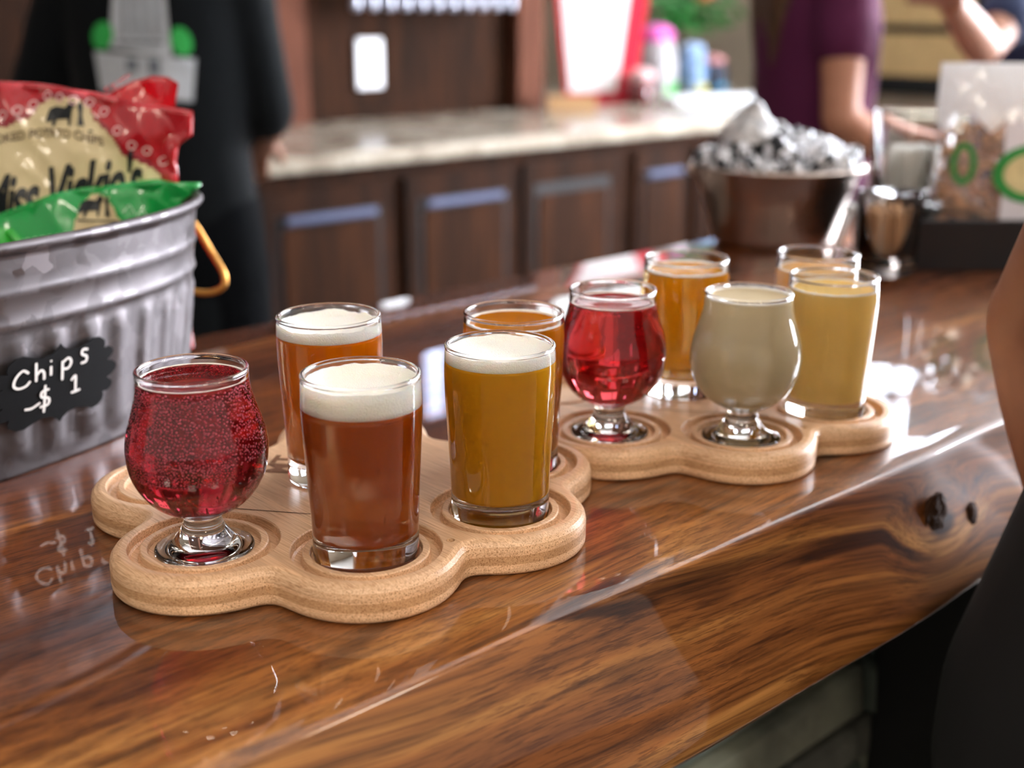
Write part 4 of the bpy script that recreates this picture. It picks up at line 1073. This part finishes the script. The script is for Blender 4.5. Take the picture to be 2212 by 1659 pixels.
def hand(bm, wrist, elbow, palm_n, curl=.5, side=1, k=1.0):
    d = (wrist-elbow).normalized(); nrm = (palm_n-d*palm_n.dot(d)).normalized(); s = d.cross(nrm)*side
    pc = wrist+d*.048*k
    for q in range(4):
        off = s*(-.027+.018*q)*k; tube(bm, [wrist+off*.5, pc+off, wrist+d*.092*k+off], [.013*k, .0125*k, .011*k], 10, flat=1.0)
    L = [.036, .042, .040, .031]
    for q in range(4):
        off = s*(-.030+.020*q)*k; p0 = wrist+d*.088*k+off; P = [p0]; ang = 0
        for j in range(3):
            ang += curl*(.5+.35*j); dd = d*math.cos(ang)+nrm*math.sin(ang); P.append(P[-1]+dd*L[q]*k*(1, .72, .55)[j])
        tube(bm, P, [.0098*k, .0092*k, .0084*k, .0068*k], 10); ellipsoid(bm, P[-1], (.0068*k,)*3, 8, 6)
    p0 = wrist+d*.022*k-s*.026*k
    tube(bm, [p0, p0+d*.026*k-s*.022*k+nrm*.008*k, p0+d*.052*k-s*.030*k+nrm*.020*k, p0+d*.072*k-s*.030*k+nrm*.030*k], [.014*k, .0125*k, .0105*k, .008*k], 10)
def person(loc, facing, label, skin, shirt, trousers, arms, sleeve=.75, hair=(40, 28, 20), long_hair=False, hips=(0, 0), chest=(0, 0), k=1.0, sh=.185, loose=1.0, shirt_len=.88, belly=.105, hair_side=0, headturn=0):
    """local frame: x = person's right, y = forward, z = up. facing: unit vector in the room. arms: {'R':(elbow,wrist,palm normal),'L':...}"""
    rz = math.atan2(facing[1], facing[0])-PI/2
    root = empty('person', loc, rz, label, 'person')
    hx, hy = hips; cx, cy = chest
    bm = bmesh.new()
    torso_loft(bm, [(hx, hy, .80, .145, .10), (hx, hy, .90, .165, .112), (hx, hy, .98, .155, .105), (hx*.6+cx*.4, hy*.6+cy*.4, 1.08, .138, belly-.005), (hx*.3+cx*.7, hy*.3+cy*.7, 1.20, .150, .108), (cx, cy, 1.32, .165, .112), (cx, cy, 1.40, .165, .098), (cx, cy, 1.455, .10, .068), (cx, cy, 1.48, .055, .055)])
    limb(bm, [(cx, cy-.005, 1.44), (cx, cy+.005, 1.50), (cx, cy+.012, 1.56)], [.058, .054, .056])
    hc = Vector((cx, cy+.022, 1.635)); ellipsoid(bm, hc, (.074, .092, .108), 24, 16); ellipsoid(bm, hc+Vector((0, .03, -.055)), (.052, .058, .05), 16, 12)
    rotz = Matrix.Rotation(headturn, 3, 'Z')
    ellipsoid(bm, hc+rotz @ Vector((0, .094, -.012)), (.012, .018, .024), 10, 8)
    ellipsoid(bm, hc+rotz @ Vector((0, .088, -.052)), (.022, .010, .008), 10, 8)
    for s in (-1, 1): ellipsoid(bm, hc+rotz @ Vector((s*.076, -.004, -.008)), (.008, .018, .030), 10, 8)
    for s in (-1, 1):
        limb(bm, [(hx+s*.088, hy, .86), (hx+s*.098, hy+.01, .68), (hx+s*.10, hy+.012, .48), (hx+s*.10, hy-.005, .36), (hx+s*.10, hy-.012, .22), (hx+s*.10, hy-.01, .075)], [.088, .076, .056, .054, .046, .036])
        limb(bm, [(hx+s*.102, hy-.035, .035), (hx+s*.105, hy+.06, .03), (hx+s*.11, hy+.13, .022)], [.034, .032, .020])
    J = {}
    for key, s in (('R', 1), ('L', -1)):
        S_ = Vector((cx+s*sh, cy, 1.395)); E_, W_, pn = arms[key]; E_, W_ = Vector(E_), Vector(W_); J[key] = (S_, E_, W_)
        m1 = S_.lerp(E_, .5); m2 = E_.lerp(W_, .35)
        limb(bm, [S_, m1, E_], [.053, .046, .039]); limb(bm, [E_, m2, W_], [.040, .040, .027])
        hand(bm, W_, E_, Vector(pn), side=-s)
    body = obj('body', bm, skin, root); remesh(body, .0065, 3)
    # shirt
    bm = bmesh.new(); L = loose
    torso_loft(bm, [(hx, hy, shirt_len, .182*L, .130*L), (hx, hy, .95, .180*L, .128*L), (hx*.6+cx*.4, hy*.6+cy*.4, 1.08, .166*L, (belly+.022)*L), (hx*.3+cx*.7, hy*.3+cy*.7, 1.20, .172*L, .130*L), (cx, cy, 1.32, .182*L, .130*L), (cx, cy, 1.405, .178, .112), (cx, cy, 1.46, .118, .084), (cx, cy, 1.482, .074, .070)])
    for key in 'RL':
        S_, E_, W_ = J[key]; e = S_.lerp(E_, sleeve)
        limb(bm, [S_+Vector((0, 0, .002)), S_.lerp(E_, sleeve*.5), e], [.066, .064*L, .062*L])
    so = obj('shirt', bm, shirt, root); remesh(so, .010, 5)
    bm = bmesh.new()
    torso_loft(bm, [(hx, hy, .80, .165, .122), (hx, hy, .90, .178, .124), (hx, hy, 1.0, .168, .116)])
    for s in (-1, 1): limb(bm, [(hx+s*.088, hy, .86), (hx+s*.098, hy+.01, .66), (hx+s*.10, hy+.012, .46), (hx+s*.10, hy-.005, .28), (hx+s*.10, hy-.012, .09)], [.100, .090, .074, .066, .062])
    to = obj('trousers', bm, trousers, root); remesh(to, .012, 4)
    bm = bmesh.new()
    for s in (-1, 1): limb(bm, [(hx+s*.102, hy-.045, .04), (hx+s*.105, hy+.06, .036), (hx+s*.11, hy+.155, .028)], [.044, .042, .030])
    so2 = obj('shoes', bm, M_BLKPL, root); remesh(so2, .008, 2)
    HM = simple('hair_%d_%d' % (hair[0], hair[1]), hair, .55, var=.3, vscale=60, bump=.5, bscale=90)
    bm = bmesh.new(); ellipsoid(bm, hc+Vector((0, -.018, .022)), (.084, .094, .104), 24, 16)
    if long_hair:
        for q in range(5):
            x = -.06+.03*q
            limb(bm, [hc+Vector((x, -.06, .03)), hc+Vector((x*1.2, -.10, -.12)), hc+Vector((x*1.3+hair_side*.4, -.12, -.26)), hc+Vector((x*1.1+hair_side, -.125, -.40))], [.045, .040, .034, .020])
    ho = obj('hair', bm, HM, root); remesh(ho, .009, 2)
    for s in (-1, 1):
        bm = bmesh.new(); ellipsoid(bm, hc+rotz @ Vector((s*.030, .082, .010)), (.012, .008, .008), 12, 8); obj('eye', bm, simple('eye_white', (232, 228, 222), .2), root, smooth=True)
    return root, so
# man behind the bar in the black shirt
FACE = (-.682, -.7314)
man, mshirt = person((1.181, 2.248, 0), FACE, 'man in a loose black T-shirt with a white and green chest print behind the tub', M_SKIN2, M_BLACK, simple('black_denim', (9, 11, 14), .9, spec=.1),
    {'R': ((.27, -.02, 1.13), (.24, .12, .95), (0, 0, -1)), 'L': ((-.190, -.03, 1.140), (-.130, -.22, 1.075), (0, 0, -1))}, sleeve=.93, loose=.94, shirt_len=.70, chest=(0, 0), sh=.155)
M_TEE = simple('white_shirt_print', (206, 212, 218), .8, var=.08, vscale=60); M_TEEG = simple('green_shirt_print', (60, 190, 90), .8)
def chest_print(name, vs, fs, mat, lift=0):
    bm = bmesh.new(); V = [bm.verts.new((v[0], .30, v[1])) for v in vs]
    for f in fs: bm.faces.new([V[i] for i in f])
    for _ in range(3):
        es = [e for e in bm.edges if e.calc_length() > .012]
        if es: bmesh.ops.subdivide_edges(bm, edges=es, cuts=1)
    bmesh.ops.triangulate(bm, faces=bm.faces)
    o = obj(name, bm, mat, man)
    md = o.modifiers.new('lay_on', 'SHRINKWRAP'); md.target = mshirt; md.wrap_method = 'PROJECT'; md.use_project_y = True; md.use_project_x = False; md.use_project_z = False; md.use_negative_direction = True; md.use_positive_direction = False
    md.offset = .003+lift
    return o
# print laid out with the shirt's own x (person's right) and height
def R4(x0, x1, z0, z1): return poly_patch([(x0, z0), (x1, z0), (x1, z1), (x0, z1)])
vs, fs = merge([poly_patch([(-.052, 1.265), (.060, 1.28), (.044, 1.40), (-.046, 1.40)]), poly_patch([(-.082, 1.185), (.086, 1.205), (.092, 1.275), (-.092, 1.262)])])
chest_print('shirt_print', vs, fs, M_TEE)
def oval(cx, cz, a, b, rot, n=20): return poly_patch([(cx+a*math.cos(t)*math.cos(rot)-b*math.sin(t)*math.sin(rot), cz+a*math.cos(t)*math.sin(rot)+b*math.sin(t)*math.cos(rot)) for t in [2*PI*i/n for i in range(n)]])
chest_print('hop_print', *oval(.072, 1.302, .020, .026, .5), M_TEEG, .001); chest_print('hop_print', *oval(-.070, 1.292, .018, .026, -.2), M_TEEG, .001)
vs, fs = merge([R4(x, x+.006, 1.30, 1.385) for x in (-.035, -.015, .005, .025)]+[R4(-.040, .045, 1.287, 1.293), R4(-.03, -.01, 1.235, 1.262), R4(.01, .03, 1.240, 1.262)])
chest_print('print_linework', vs, fs, simple('grey_shirt_print', (120, 128, 138), .8), .002)
# woman in purple, seen from the side and back
person((2.43, 1.625, 0), (.78, -.62), 'woman with long brown hair in a purple T-shirt seen from behind, her bare arm lowered', M_SKIN, simple('purple_cloth', (92, 26, 68), .85, bump=.2, bscale=25), simple('dark_denim', (26, 28, 40), .8),
    {'R': ((.225, -.01, 1.135), (.20, .20, 1.0), (-1, 0, 0)), 'L': ((-.235, .02, 1.14), (-.16, .24, 1.0), (1, 0, 0))}, sleeve=.42, hair=(86, 58, 36), long_hair=True, hair_side=0, sh=.165, belly=.10)
# person in navy beyond, one bare arm raised toward the left
person((3.02, 1.42, 0), (-.35, .93), 'person in a navy shirt at the far right reaching one bare arm sideways', M_SKIN2, simple('navy_cloth', (44, 56, 88), .85), simple('dark_denim', (26, 28, 40), .8),
    {'R': ((.24, .0, 1.13), (.22, .18, .95), (-1, 0, 0)), 'L': ((-.40, .06, 1.27), (-.63, .10, 1.36), (0, 0, -1))}, sleeve=.55, hair=(50, 36, 28), sh=.175)
# person leaning at the bar on the right, mostly outside the frame
def fg():
    fx, fy = .25, .968
    base = Vector((.815, .220, 0)); rz = math.atan2(fy, fx)-PI/2
    inv = Matrix.Rotation(-rz, 3, 'Z')
    def loc(p_): q = inv @ (Vector(p_)-base); return (q.x, q.y, q.z)
    sh_l = loc((.84, .20, 1.40))
    person(base, (fx, fy), 'person in black leaning at the bar edge, bare left arm hanging down', M_SKIN2, simple('black_knit', (16, 16, 18), .9), simple('black_trouser', (14, 14, 16), .9),
        {'L': (loc((.792, .338, 1.160)), loc((.800, .270, .955)), (.4, .2, 0)), 'R': ((.25, .0, 1.12), (.24, .08, .88), (-1, 0, 0))}, sleeve=.35, chest=(.00, -.09), hips=(0, 0), hair=(40, 30, 24))
fg()

# dome pendant lamps over the customer side of the bar and a small light box on the back wall
M_DIFF = emissive('warm_diffuser', (255, 240, 220), 24.0)
for (x, y, lb) in [(-.75, -.55, 'dome pendant lamp nearest the tub end of the bar'), (.25, -1.05, 'dome pendant lamp straight out from the first board'), (-1.9, .35, 'dome pendant lamp beyond the left end of the tub'), (1.5, -1.2, 'dome pendant lamp out in front of the snack caddy'), (-.6, -2.2, 'dome pendant lamp deepest in the customer side of the room')]:
    r = empty('pendant_lamp', (x, y, 0), 0, lb, 'lamp')
    bm = bmesh.new(); lathe(bm, [(.02, 2.66), (.13, 2.62), (.22, 2.52), (.24, 2.42), (.235, 2.42), (.21, 2.52), (.12, 2.61), (.0, 2.64)], 40); fixn(bm); obj('shade', bm, M_BLKPL, r, smooth=True)
    bm = bmesh.new(); lathe(bm, [(0, 2.418), (.18, 2.423), (.215, 2.434), (0, 2.445)], 40); fixn(bm); obj('diffuser', bm, M_DIFF, r)
    bm = bmesh.new(); tube(bm, [(0, 0, 2.66), (0, 0, 3.3), (0, 0, 4.198)], .004, 6); obj('cord', bm, M_BLKPL, r)
r = at('light_box', (3.10, 3.83, 2.24), 'narrow lit box high on the dark back wall', 'sign light')
boxo('housing', (-.06, -.04, -.17), (.06, .015, .17), M_BLKPL, r); boxo('diffuser', (-.05, -.046, -.16), (.05, -.040, .16), emissive('cool_diffuser', (200, 215, 255), 2.5), r)
